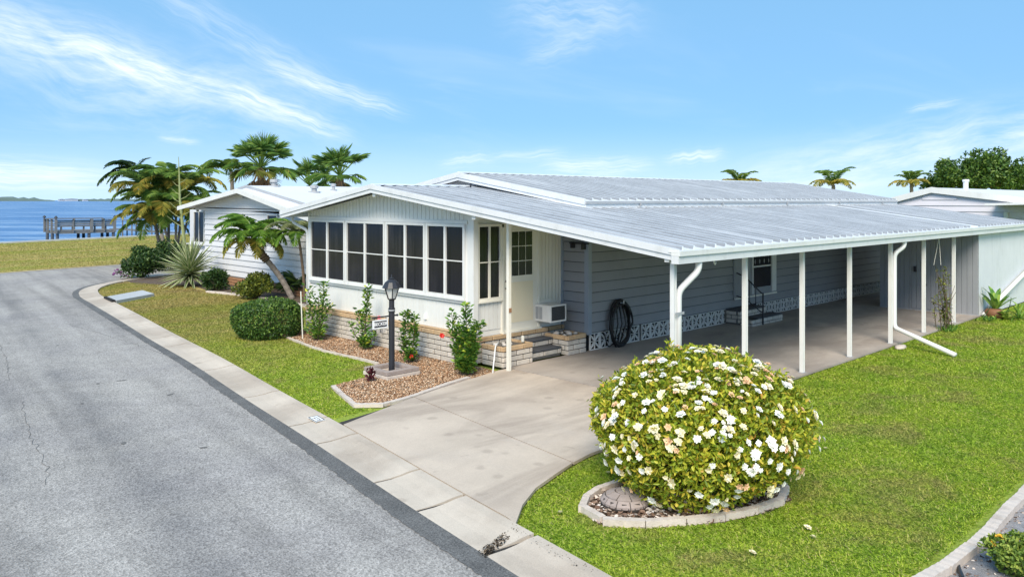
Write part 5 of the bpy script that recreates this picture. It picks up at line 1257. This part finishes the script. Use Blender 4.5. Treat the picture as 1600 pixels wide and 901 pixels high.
# pale flower stalk in front of the clump
b3 = Vector((*G(293, 424), 0)); d3 = b3.x * BY + b3.y * BX; fs = thing('flower_stalk', b3, 'tall pale green stalk with short side twigs rising in front of the clump', 'plant')
tp3 = atd(280, 272, d3); MB().tube([b3, atd(287, 370, d3), atd(281, 310, d3), tp3, atd(279, 245, d3)], [.09, .075, .05, .03, .012], 8).build('stalk', 'bark_green', fs)
for k in range(12):
    f = .45 + k * .042; p = b3.lerp(tp3, f); sd_ = -1 if k % 2 else 1; e = p + Vector((math.cos(LEFT) * sd_, math.sin(LEFT) * sd_, .7)) * (.75 - .04 * k)
    MB().tube([p, p.lerp(e, .5) + Vector((0, 0, -.05)), e], [.02, .014, .006], 5).build('side_twig', 'bark_green', fs)
# --- sword-leaved plant
ab = Vector((*G(297, 447), .02)); ag = thing('sword_leaf_plant', ab, 'round rosette of striped green and cream sword leaves at the neighbour bed', 'plant')
def sword(L, w, bend):
    m = MB(); S = 7; C_ = []
    for i in range(S):
        t = i / (S - 1); C_.append((L * t, -bend * L * t * t, w * (1 - t) ** .7 * (.75 + .9 * t * (1 - t))))
    for a, b, mi in ((-1, -.66, 1), (-.66, 0, 0), (0, .66, 0), (.66, 1, 1)):
        for i in range(S - 1):
            n = len(m.v); q = []
            for (x_, z_, hw) in (C_[i], C_[i + 1]):
                for s in (a, b): q.append((x_, s * hw, z_ + abs(s) * hw * .45))
            m.v += q; m.f.append((n, n + 1, n + 3, n + 2))
    me = m.mesh('leaf', M['lf_agave']); me.materials.append(M['agave_edge'])
    for i, pgn in enumerate(me.polygons): pgn.material_index = 1 if (i // (S - 1)) in (0, 3) else 0
    return me
sws = [sword(1.25, .085, .06), sword(1.2, .08, .20), sword(1.1, .085, .03)]
for i in range(140):
    az = i * 2.39996; el = R(88 - 108 * (i / 140) ** .8); zz = .30 + .42 * (1 - i / 140)
    place('leaf', sws[i % 3], ab + Vector((math.cos(az) * .05, math.sin(az) * .05, zz)), ag, (random.uniform(-.3, .3), -el, az), random.uniform(.85, 1.12))
MB().tube([ab, ab + Vector((0, 0, .7))], .07, 8).build('stem', 'bark_brown', ag)
# --- fan palms
def fan(name, r, pet, e0, segs, mat, spread=R(250), droop=.25, seed=0):
    g = np.random.default_rng(seed); a = np.linspace(-spread / 2, spread / 2, segs)
    hub = np.array([pet * math.cos(e0), 0, pet * math.sin(e0)]); ef = e0 - .35
    T = np.array([math.cos(ef), 0, math.sin(ef)]); U = np.array([-math.sin(ef), 0, math.cos(ef)])
    D = np.cos(a)[:, None] * T + np.sin(a)[:, None] * np.array([0, 1, 0]) + U * .12 + g.normal(size=(segs, 3)) * .04
    L = r * (.72 + .28 * np.cos(a * .6)) * g.uniform(.9, 1.08, segs); w = r * spread / segs * .42
    V, F = leaves(np.repeat(hub[None], segs, 0), D, np.repeat(U[None], segs, 0) + g.normal(size=(segs, 3)) * .15, L, w, fold=.2, droop=droop)
    m = MB().tube([(0, 0, 0), tuple(hub)], [.03, .018], 5); me = bpy.data.meshes.new(name)
    me.from_pydata([tuple(v) for v in V] + m.v, [], [tuple(f) for f in F] + [tuple(i + len(V) for i in f) for f in m.f]); me.materials.append(M[mat]); me.update(); return me
fA = [fan('frond', .72, .95, R(76), 34, 'lf_fan', spread=R(200), droop=.12, seed=i) for i in (1, 2)]; fB = [fan('frond', .75, 1.05, R(42), 34, 'lf_fan', spread=R(215), droop=.22, seed=i) for i in (3, 4)]
fC = [fan('frond', .75, 1.0, R(0), 30, 'lf_fan', spread=R(210), droop=.35, seed=5), fan('frond', .72, .95, R(-15), 30, 'lf_fany', spread=R(210), droop=.35, seed=8)]; fD = [fan('frond', .7, .6, R(-62), 22, 'lf_dead', spread=R(120), droop=.1, seed=6), fan('frond', .65, .7, R(-72), 20, 'lf_dead', spread=R(110), droop=.1, seed=7)]
def fanpalm(u, v, d, sc, label, nA=10, nB=12, nC=8, nD=8):
    top = atd(u, v, d); b = Vector((top.x, top.y, 0)); t = thing('fan_palm', b, label, 'palm tree'); trunk(t, [b, b.lerp(top, .5) + Vector((.08, 0, 0)), top], .22, .2, 'bark_brown', .08)
    for ms, n in ((fA, nA), (fB, nB), (fC, nC), (fD, nD)):
        for i in range(n): place('frond', random.choice(ms), top, t, (random.uniform(-.3, .3), random.uniform(-.2, .2), 2 * math.pi * (i + random.random() * .7) / n), sc * random.uniform(.85, 1.15))
    return t
fanpalm(407, 262, 47, 1.22, 'tall fan palm with tan dead fronds behind the white house', 12, 14, 10, 12); fanpalm(531, 275, 45, 1.08, 'right one of the fan palms behind the white house roof')
fanpalm(484, 290, 50, 1.1, 'low fan palm between the two taller ones behind the white house', 8, 8, 4, 2)
# feather palm left of the fan palm
top = atd(362, 268, 49); b = Vector((top.x, top.y, 0)); t_ = thing('feather_palm', b, 'drooping feather palm just left of the tallest fan palm', 'palm tree')
trunk(t_, [b, b.lerp(top, .5) + Vector((.1, .1, 0)), top], .14, .11, 'bark_grey')
qm = [feather('frond', 2.3, R(48), R(-65), 56, .5, .034, 'lf_palm', seed=i) for i in (41, 42)]; crown(t_, top, [(qm, 9, 0)]); 
for i in range(5): place('frond', random.choice(qm), top, t_, (0, random.uniform(-.1, .3), LEFT + random.uniform(-.6, .6)), 1.05)
# palms over the right roofs
for (u, v, d, sc, lab) in ((1156, 287, 60, 1.0, 'palm tips just showing above the home ridge'), (1302, 289, 58, 1.15, 'feathery palm crown behind the right end of the home roof'), (1424, 287, 62, 1.0, 'small feathery palm left of the big tree on the right')):
    top = atd(u, v, d); b = Vector((top.x, top.y, 0)); t_ = thing('distant_palm', b, lab, 'palm tree'); trunk(t_, [b, b.lerp(top, .5) + Vector((.1, 0, 0)), top], .16, .13, 'bark_grey')
    crown(t_, top, [([feather('frond', 1.8 * sc, R(72), R(-20), 30, .5, .06, 'lf_palm', seed=int(u))], 6, 0), ([feather('frond', 1.8 * sc, R(35), R(-55), 30, .5, .06, 'lf_palmy', seed=int(u) + 1)], 7, .3)])
# --- dwarf palm by the trunk foot
sp_ = Vector((*G(474, 463), .0)); t_ = thing('dwarf_palm', sp_, 'dark low fan-leaved palm right of the leaning trunk', 'palm')
fm5 = [fan('frond', .48, .5, R(60), 18, 'lf_dark', seed=9), fan('frond', .48, .45, R(30), 18, 'lf_dark', seed=10)]
for i in range(13): place('frond', fm5[i % 2], sp_ + Vector((0, 0, .15)), t_, (random.uniform(-.3, .3), random.uniform(-.2, .2), i * 2.4), random.uniform(.8, 1.2))
MB().tube([sp_, sp_ + Vector((0, 0, .2))], .07, 8).build('stem', 'bark_brown', t_)
# --- broad trees on the right
def tree(u, v, d, rad, label, n=11000, clumps=70, mat='lf_tree'):
    c = np.array(atd(u, v, d)); b = Vector((c[0], c[1], 0)); t = thing('broad_tree', b, label, 'tree'); D = rdir(clumps * 3); D = D[D[:, 2] > -.55][:clumps]
    CC = c + D * np.array(rad) * (.35 + .75 * rng.random((len(D), 1)) ** .6); rr = rng.uniform(.35, .8, len(CC)); k = rng.integers(0, len(CC), n); d_ = rdir(n)
    P = CC[k] + d_ * rr[k][:, None] * (.55 + .45 * rng.random((n, 1))); V, F = leaves(P, norm(d_ + rdir(n)), norm(d_ + rdir(n) * .6 + np.array([0, 0, .4])), rng.uniform(.16, .32, n), rng.uniform(.10, .18, n)); leafpart('crown', V, F, mat, t)
    m = MB().tube([b, (c[0] + .1, c[1], c[2] * .45), (c[0], c[1], c[2] - .2)], [.28, .22, .12], 9)
    for q in CC[::4]: m.tube([(c[0], c[1], c[2] - .9), tuple((q + c) / 2 - np.array([0, 0, .3])), tuple(q)], [.10, .06, .02], 5)
    m.build('trunk', 'bark_brown', t)
tree(1532, 276, 60, (2.9, 2.9, 1.45), 'broad dark green tree behind the grey house on the right'); tree(1612, 284, 62, (2.2, 2.2, 1.2), 'smaller tree at the right edge behind the grey house', 5000, 35)
tree(1465, 292, 63, (.9, .9, .6), 'small leafy tree top between the palm and the broad tree', 1700, 16)
# --- climbing plant on strings at the carport edge
cb = Vector((*G(1480, 517), .0)); dcb = cb.x * BY + cb.y * BX; t_ = thing('climbing_plant', cb, 'thin climbing plant held up by strings at the carport edge', 'climbing plant'); m = MB(); C, D = [], []
for i in range(16):
    e = atd(1459 + rng.random() * 22, 414 + rng.random() * 28 if i < 11 else 450 + rng.random() * 40, dcb + rng.normal() * .06); s = cb + Vector((rng.normal() * .09, rng.normal() * .09, 0)); md = s.lerp(e, .5) + Vector((rng.normal() * .06, rng.normal() * .06, 0)); m.tube([s, md, e], [.010, .008, .004], 5)
    for k in range(26):
        f = rng.random() ** .8; p = s.lerp(md, 2 * f) if f < .5 else md.lerp(e, 2 * f - 1); C.append(p); D.append(rdir(1)[0] + np.array([0, 0, .2]))
for (u, v) in ((1492, 446), (1494, 455), (1452, 470), (1455, 472), (1490, 500)): m.tube([atd(1480, 490, dcb), atd((1480 + u) / 2, (480 + v) / 2, dcb), atd(u, v, dcb)], [.009, .007, .004], 5)
m.build('stem', 'twig', t_); V, F = leaves(np.array(C), np.array(D), rdir(len(C)) + np.array([0, 0, 1.]), rng.uniform(.05, .11, len(C)), rng.uniform(.018, .035, len(C))); leafpart('foliage', V, F, 'lf_olive', t_)
hs = ony(1464, 373, YE + .1); m = MB()
for u in (1459, 1470): m.tube([(hs[0], YE + .05, 2.30), atd(u, 414, dcb)], .005, 4)
m.build('string', 'creamtrim', t_)
n = 160; C = np.c_[cb.x + rng.normal(size=n) * .16, cb.y - .05 + rng.normal(size=n) * .08, np.full(n, .0)]; V, F = leaves(C, rdir(n) * .6 + np.array([0, 0, 1.0]), rdir(n), rng.uniform(.10, .22, n), .016); leafpart('grass_tuft', V, F, 'lf_lily', t_)
# --- plants at the shed wall
def strap_plant(px, n, L, w, label, e0=75, e1=-30, mat='lf_lily', z=.0, name='lily_plant', spread=60):
    x_, y_ = G(*px); t = thing(name, (x_, y_, z), label, 'plant')
    mes = [feather_strap(L * k, w, R(e0 - dl_), R(e1)) for k, dl_ in ((1.0, 0), (.85, spread * .5), (.9, spread))]
    for me in mes: me.materials.append(M[mat])
    for i in range(n): place('leaf', mes[i % 3], (x_, y_, z), t, (random.uniform(-.2, .2), 0, i * 2.4), random.uniform(.75, 1.1))
    return t
def feather_strap(L, w, e0, e1):
    m = MB(); S = 7; x_ = z_ = 0; rows = []
    for i in range(S):
        t = i / (S - 1); e = e0 + (e1 - e0) * t ** 1.6; hw = w / 2 * (math.sin(math.pi * (.12 + .86 * t)) ** .6); rows.append((x_, z_, hw)); x_ += L / S * math.cos(e); z_ += L / S * math.sin(e)
    for i in range(S - 1):
        (a, b, h0), (c, d, h1) = rows[i], rows[i + 1]
        for s in (-1, 1): m.add([(a, 0, b), (c, 0, d), (c, s * h1, d + h1 * .3), (a, s * h0, b + h0 * .3)], [(0, 1, 2, 3)])
    return m.mesh('leaf', None)
pb_ = G(1555, 497); pot = tag(MB().lathe([(.20, 0), (.24, .08), (.26, .16), (.22, .24), (.17, .26)], (*pb_, .0), 14).build('plant_pot', 'terracotta', smooth=True), 'low round brown pot at the pale shed wall', 'pot')
strap_plant((1555, 497), 12, .85, .16, 'broad-leaved green plant growing from the brown pot', 80, 25, z=.2, name='broad_leaf_plant', spread=35)
strap_plant((1593, 499), 26, .95, .05, 'arching strap-leaved plant at the right edge by the shed', 82, -50)
strap_plant((1572, 500), 16, .5, .12, 'pale green low plant between pot and strap-leaved plant', 70, -20, 'lf_lant')
t_ = thing('groundcover_plant', (*G(1540, 501), 0), 'little trailing plant at the corner of the shed', 'plant'); n = 130; q = G(1540, 501)
C = np.c_[q[0] + rng.normal(size=n) * .14, q[1] - .05 + rng.normal(size=n) * .09, .01 + rng.random(n) * .1]; V, F = leaves(C, rdir(n) + np.array([0, 0, .4]), rdir(n) + np.array([0, 0, 1.]), .07, .035); leafpart('foliage', V, F, 'lf_hib', t_)
for k, (u, v, u2, v2) in enumerate(((1534, 495, 1548, 478), (1572, 490, 1580, 464), (1550, 480, 1541, 466))):
    pp = G(1552, 498); dd = pp[0] * BY + pp[1] * BX; s_ = MB().tube([atd(u, v, dd), atd((u + u2) / 2 + 2, (v + v2) / 2, dd), atd(u2, v2, dd)], [.012, .010, .006], 5); s_.build('stalk', 'lf_dark', t_)

# ================================================================== NEIGHBOUR HOUSES
XN = 13.5
nh = thing('white_house', (20, 27, 0), 'low white mobile home with lap siding and white roof left of the sunroom', 'house')
yc = onx(321, 350, XN)[1]; XO = 12.95
rN, eL, eR = onx(371, 295.5, XO), onx(299, 317, XO), onx(447, 325, XO)
ya0, slL, slR = rN[1], (rN[2] - eL[2]) / (eL[1] - rN[1]), (rN[2] - eR[2]) / (rN[1] - eR[1])
yr_end = ya0 - 5.1
nz = lambda y: rN[2] - (slL * (y - ya0) if y > ya0 else slR * (ya0 - y))
MB().box(XN, 30, yr_end + .35, yc, .0, 2.86).build('wall', 'siding_w', nh)
siding(nh, (XN, yc + .02), (XN, yr_end + .35), .34, .212, 12, 'siding_w')
nsk = MB().box(XN - .02, XN + .1, yr_end + .3, yc, 0, .33).build('skirt', 'mortar', nh)
brickwork(nsk, (XN - .075, yc), (XN - .075, yr_end + .3), .01, 3, cap=False, bl=.3, ch=.1)
for b_o in [o for o in bpy.data.objects if o.parent == nsk]:
    k = ('brickr', round(b_o.dimensions.x, 2)); b_o.data = brick('brickr', max(.05, round(max(v.co.x for v in b_o.data.vertices), 2)))
MB().prism([(XN - .03, yr_end + .35, 2.865), (XN - .03, yr_end + .35, nz(yr_end + .35) - .06), (XN - .03, ya0, rN[2] - .06), (XN - .03, yc + .9, nz(yc + .9) - .06), (XN - .03, yc + .9, 2.865)][::-1], (.06, 0, 0)).build('gable_panel', 'siding_w', nh)
MB().box(XN - .05, XN + .02, yr_end + .35, yc + .9, 2.80, 2.862).build('gable_trim', 'siding_w', nh)
for s, (y0, y1) in enumerate(((yr_end, ya0), (ya0, yc + 1.35))):
    MB().prism([(XO, y0, nz(y0)), (XO, y1, nz(y1)), (XO, y1, nz(y1) - .05), (XO, y0, nz(y0) - .05)], (17, 0, 0)).build('roof', 'roof_w', nh)
    MB().prism([(XO - .04, y0, nz(y0) + .02), (XO - .04, y1, nz(y1) + .02), (XO - .04, y1, nz(y1) - .14), (XO - .04, y0, nz(y0) - .14)], (.038, 0, 0)).build('fascia', 'white', nh)
# raised main roof behind the front edge
mr = onx(385, 289.8, 13.45); X2 = 13.45; mz = lambda y: mr[2] - .155 * abs(y - mr[1])
for (y0, y1) in ((mr[1] - 4.9, mr[1]), (mr[1], mr[1] + 4.6)):
    MB().prism([(X2, y0, mz(y0)), (X2, y1, mz(y1)), (X2, y1, min(mz(y1) - .03, nz(y1) - .03)), (X2, y0, min(mz(y0) - .03, nz(y0) - .03))], (16, 0, 0)).build('upper_roof', 'roof_w', nh)
    MB().prism([(X2 - .03, y0, mz(y0) + .02), (X2 - .03, y1, mz(y1) + .02), (X2 - .03, y1, mz(y1) - .05), (X2 - .03, y0, mz(y0) - .05)], (.028, 0, 0)).build('upper_fascia', 'trimgrey', nh)
gv = onx(385, 306, XN - .04); m = MB()
for k in range(4): m.box(XN - .06, XN - .034, gv[1] - .3, gv[1] + .3, gv[2] - .10 + k * .055, gv[2] - .065 + k * .055)
m.build('gable_vent', 'trimgrey', nh)
def roofhit(u, v):                    # where the pixel's ray meets the right slope of the upper roof
    r = ray(u, v); y = mr[1]; sl = .155
    t = (H - mr[2] + sl * mr[1]) / (sl * r[1] - r[2]); return Vector((r[0] * t, r[1] * t, H + r[2] * t))
for (u, v, s) in ((428, 291, 1.0), (491, 300.5, 1.0), (521, 297.5, .6)):
    p = roofhit(u, v)
    if 14 < p.x < 29: MB().lathe([(.22 * s, -.06), (.22 * s, .03), (.10 * s, .04), (.10 * s, .14), (.15 * s, .15), (.15 * s, .24), (.12 * s, .26)], p, 10).build('roof_vent', 'trimgrey', nh)
wv = onx(429, 340, XN); window('window', (XN, wv[1] + .45, 1.75), (0, -1, 0), (-1, 0, 0), .75, .95, 1, 2, parent=nh, off=.022)
# set-back porch with screen windows at its left end
MB().box(XN + .45, XN + .55, yc, yc + 2.6, 0, 2.8).build('porch_wall', 'siding_w', nh)
siding(nh, (XN + .45, yc + 2.6), (XN + .45, yc), .34, .212, 5, 'siding_w')
window('window', (XN + .45, yc + .95, 1.42), (0, -1, 0), (-1, 0, 0), .92, 1.32, 2, 1, parent=nh, off=.024); window('window', (XN + .45, yc + 2.1, 1.42), (0, -1, 0), (-1, 0, 0), 1.05, 1.32, 2, 1, parent=nh, off=.024)
MB().box(XN + .30, XN + .47, yc, yc + 2.6, 1.33, 1.385).build('porch_sill', 'white', nh); MB().box(XN + .06, XN + .14, yc + .95, yc + 1.03, 2.72, 2.86).build('porch_beam', 'white', nh)

XR_ = 33.0
rh = thing('grey_house', (40, 10, 0), 'mauve-grey sided house with white roof behind the right end of the carport', 'house')
ap, el_, er_ = onx(1455, 293, XR_ - .15), onx(1393, 309.5, XR_ - .15), onx(1612, 311, XR_ - .15)
hz = lambda y: ap[2] - ((ap[2] - el_[2]) / (el_[1] - ap[1]) * (y - ap[1]) if y > ap[1] else (ap[2] - er_[2]) / (ap[1] - er_[1]) * (ap[1] - y))
yl_, yr_ = el_[1] + .6, ap[1] - 5.2
for (y0, y1) in ((yr_, ap[1]), (ap[1], yl_)):
    MB().prism([(XR_ - .15, y0, hz(y0)), (XR_ - .15, y1, hz(y1)), (XR_ - .15, y1, hz(y1) - .06), (XR_ - .15, y0, hz(y0) - .06)], (16, 0, 0)).build('roof', 'roof_w', rh)
    MB().prism([(XR_ - .155, y0, hz(y0) + .02), (XR_ - .155, y1, hz(y1) + .02), (XR_ - .155, y1, hz(y1) - .20), (XR_ - .155, y0, hz(y0) - .20)], (.048, 0, 0)).build('fascia', 'white', rh)
MB().prism([(XR_, yr_ + .3, 0), (XR_, yl_ - .5, 0), (XR_, yl_ - .5, hz(yl_ - .5) - .07), (XR_, ap[1], ap[2] - .07), (XR_, yr_ + .3, hz(yr_ + .3) - .07)][::-1], (14, 0, 0)).build('wall', 'siding_g', rh)
for i in range(12):
    z0_ = 1.0 + i * .22; lim = [y for y in np.linspace(yr_ + .3, yl_ - .5, 60) if hz(y) - .15 > z0_ + .2]
    if lim: siding(rh, (XR_, max(lim)), (XR_, min(lim)), z0_, .22, 1, 'siding_g')
q = onx(1590, 322, XR_ - .3); MB().prism([(XR_ - 1.6, q[1] + .7, q[2] + .10), (XR_ - 1.6, q[1] - 4, q[2] + .25), (XR_ - 1.6, q[1] - 4, q[2] + .17), (XR_ - 1.6, q[1] + .7, q[2] + .02)], (1.58, 0, 0)).build('porch_roof', 'white', rh)
q = onx(1571, 338, XR_ - .2); MB().box(XR_ - .15, XR_ - .03, q[1] - .05, q[1] + .07, .0, q[2] + .15).build('porch_post', 'white', rh)
q2 = onx(1505, 333, XR_ - .1); MB().box(XR_ - .12, XR_ - .026, q[1] + .08, q2[1] + 1.2, q2[2] - .45, q2[2] - .2).build('trim_band', 'white', rh)
q = onx(1509, 289, XR_ + 3); MB().lathe([(.1, 0), (.1, .35), (.13, .36), (.13, .45)], (q[0], q[1], hz(q[1]) - .05), 8).build('roof_vent', 'white', rh)

# ================================================================== PIER, FAR SHORE
pr = thing('fishing_pier', (24.9, 87, -.75), 'weathered grey wooden pier head with benches standing in the bay', 'pier')
PX0, PX1, PY0, PY1, DZ, RZ = 22.3, 27.6, 85.2, 89.0, .22, 1.33
for k in range(18):
    x_ = PX0 + k * (PX1 - PX0) / 18; MB().box(x_ + .008, x_ + (PX1 - PX0) / 18 - .008, PY0, PY1, DZ - .06, DZ).build('deck_board', 'wood', pr)
for y_ in (PY0 + .02, PY1 - .1): MB().box(PX0, PX1, y_, y_ + .08, DZ - .28, DZ - .062).build('joist', 'wood', pr)
for x_ in (PX0 + .02, PX1 - .1): MB().box(x_, x_ + .08, PY0 + .11, PY1 - .11, DZ - .28, DZ - .062).build('joist', 'wood', pr)
for x_ in (PX0 + .1, PX0 + 2.9, PX1 - .15):
    for y_ in (PY0 + .2, PY0 + 1.9, PY1 - .2): MB().tube([(x_, y_, -1.6), (x_, y_, DZ - .061)], .14, 8).build('pile', 'pile', pr)
def railpost(x_, y_, w=.09): return MB().box(x_ - w, x_ + w, y_ - w, y_ + w, DZ - .2, RZ).build('rail_post', 'wood', pr)
for x_, w in ((PX0 - .1, .10), (PX0 + 1.4, .05), (PX0 + 3.05, .12), (PX0 + 4.2, .05), (PX1 - .1, .10)): railpost(x_, PY0 - .12, w)
for y_ in (PY0 + 1.3, PY0 + 2.6, PY1): railpost(PX0 - .11, y_, .08)
for x_ in (PX0, PX0 + 2.6, PX1): railpost(x_, PY1 + .11, .08)
for (a0, a1, b0, b1) in ((PX0 - .2, PX1, PY0 - .25, PY0 - .0), (PX0 - .24, PX0 - .02, PY0 + .02, PY1), (PX0, PX1, PY1 + .03, PY1 + .22)): MB().box(a0, a1, b0, b1, RZ + .003, RZ + .05).build('top_rail', 'wood', pr)
for z0_ in (.62, .78, .94, 1.10): MB().box(PX0, PX1 - .1, PY0 + .0, PY0 + .03, z0_, z0_ + .13).build('back_board', 'wood', pr)
for z0_ in (.4, .62, .86, 1.10): MB().box(PX0 - .02, PX0 + .01, PY0 + .1, PY1, z0_, z0_ + .10).build('side_board', 'wood', pr)
for k in range(3): MB().box(PX0 + .1, PX1 - .2, PY0 + .06 + k * .15, PY0 + .18 + k * .15, .60, .635).build('bench_slat', 'wood', pr)
for x_ in np.arange(PX0 + .4, PX1, 1.0): MB().box(x_, x_ + .08, PY0 + .06, PY0 + .4, DZ + .001, .598).build('bench_leg', 'wood', pr)
for x_, y_ in ((PX0 - .1, PY0 - .12), (PX0 - .11, PY1), (PX1 - .1, PY0 - .12)):
    MB().lathe([(.06, .05), (.06, .13), (.17, .15), (.15, .22), (.05, .34), (.0, .36)], (x_, y_, RZ), 8).build('post_light', 'black', pr)
wk = thing('walkway', (29, 80, -.75), 'wooden walkway from the shore out to the pier head', 'walkway')
for k in range(30): MB().box(28.2, 29.5, 74 + k * .5, 74.48 + k * .5, DZ - .06, DZ).build('deck_board', 'wood', wk)
for k in range(6):
    for x_ in (28.15, 29.45): MB().box(x_, x_ + .1, 74.5 + k * 2.6, 74.62 + k * 2.6, -1.6, RZ - .2).build('rail_post', 'wood', wk)
for x_ in (28.13, 29.43): MB().box(x_, x_ + .14, 74, 89, RZ - .195, RZ - .15).build('top_rail', 'wood', wk)
for (ua, ub, hgt, lab) in ((-400, 86, 15, 'low wooded far shore across the bay at the left edge'), (104, 420, 9, 'thin far shore line behind the pier')):
    d = 2600; m = MB(); n = 60; xs = np.linspace((ua - U0) / FPX * d, (ub - U0) / FPX * d, n); hs_ = hgt * (.55 + .45 * rng.random(n)) * np.minimum(1, np.minimum(np.arange(n) + .4, n - np.arange(n) - .6) / 5)
    rows = [c2w(x_, d) for x_ in xs]; rb = [c2w(x_ * 1.03, d * 1.03) for x_ in xs]
    V = []
    for (a, b), (a2, b2), h in zip(rows, rb, hs_): V += [(a, b, -.8), (a, b, h * .6), ((a + a2) / 2, (b + b2) / 2, h), (a2, b2, -.8)]
    F = []
    for i in range(n - 1):
        for j in range(3): F.append((i * 4 + j, i * 4 + j + 1, (i + 1) * 4 + j + 1, (i + 1) * 4 + j))
    o = m.add(V, F).build('far_shore', 'shore'); o['kind'] = 'structure'
for (u, w, h, lab) in ((96, 16, 5, 'tiny pale building on the far shore left of the gap'), (112, 34, 6, 'wide pale building on the far shore above the pier'), (133, 14, 4, 'small pale building on the far shore right of the wide one')):
    x_, y_ = c2w((u - U0) / FPX * 2590, 2590); fb = thing('far_building', (x_, y_, 0), lab, 'building')
    MB().box(x_ - w / 2, x_ + w / 2, y_ - 8, y_ + 8, -.7, h).build('wall', 'shorebld', fb); MB().prism([(x_ - w * .55, y_ - 9, h), (x_ + w * .55, y_ - 9, h), (x_, y_ - 9, h + 2)], (0, 18, 0)).build('roof', 'trimgrey', fb)
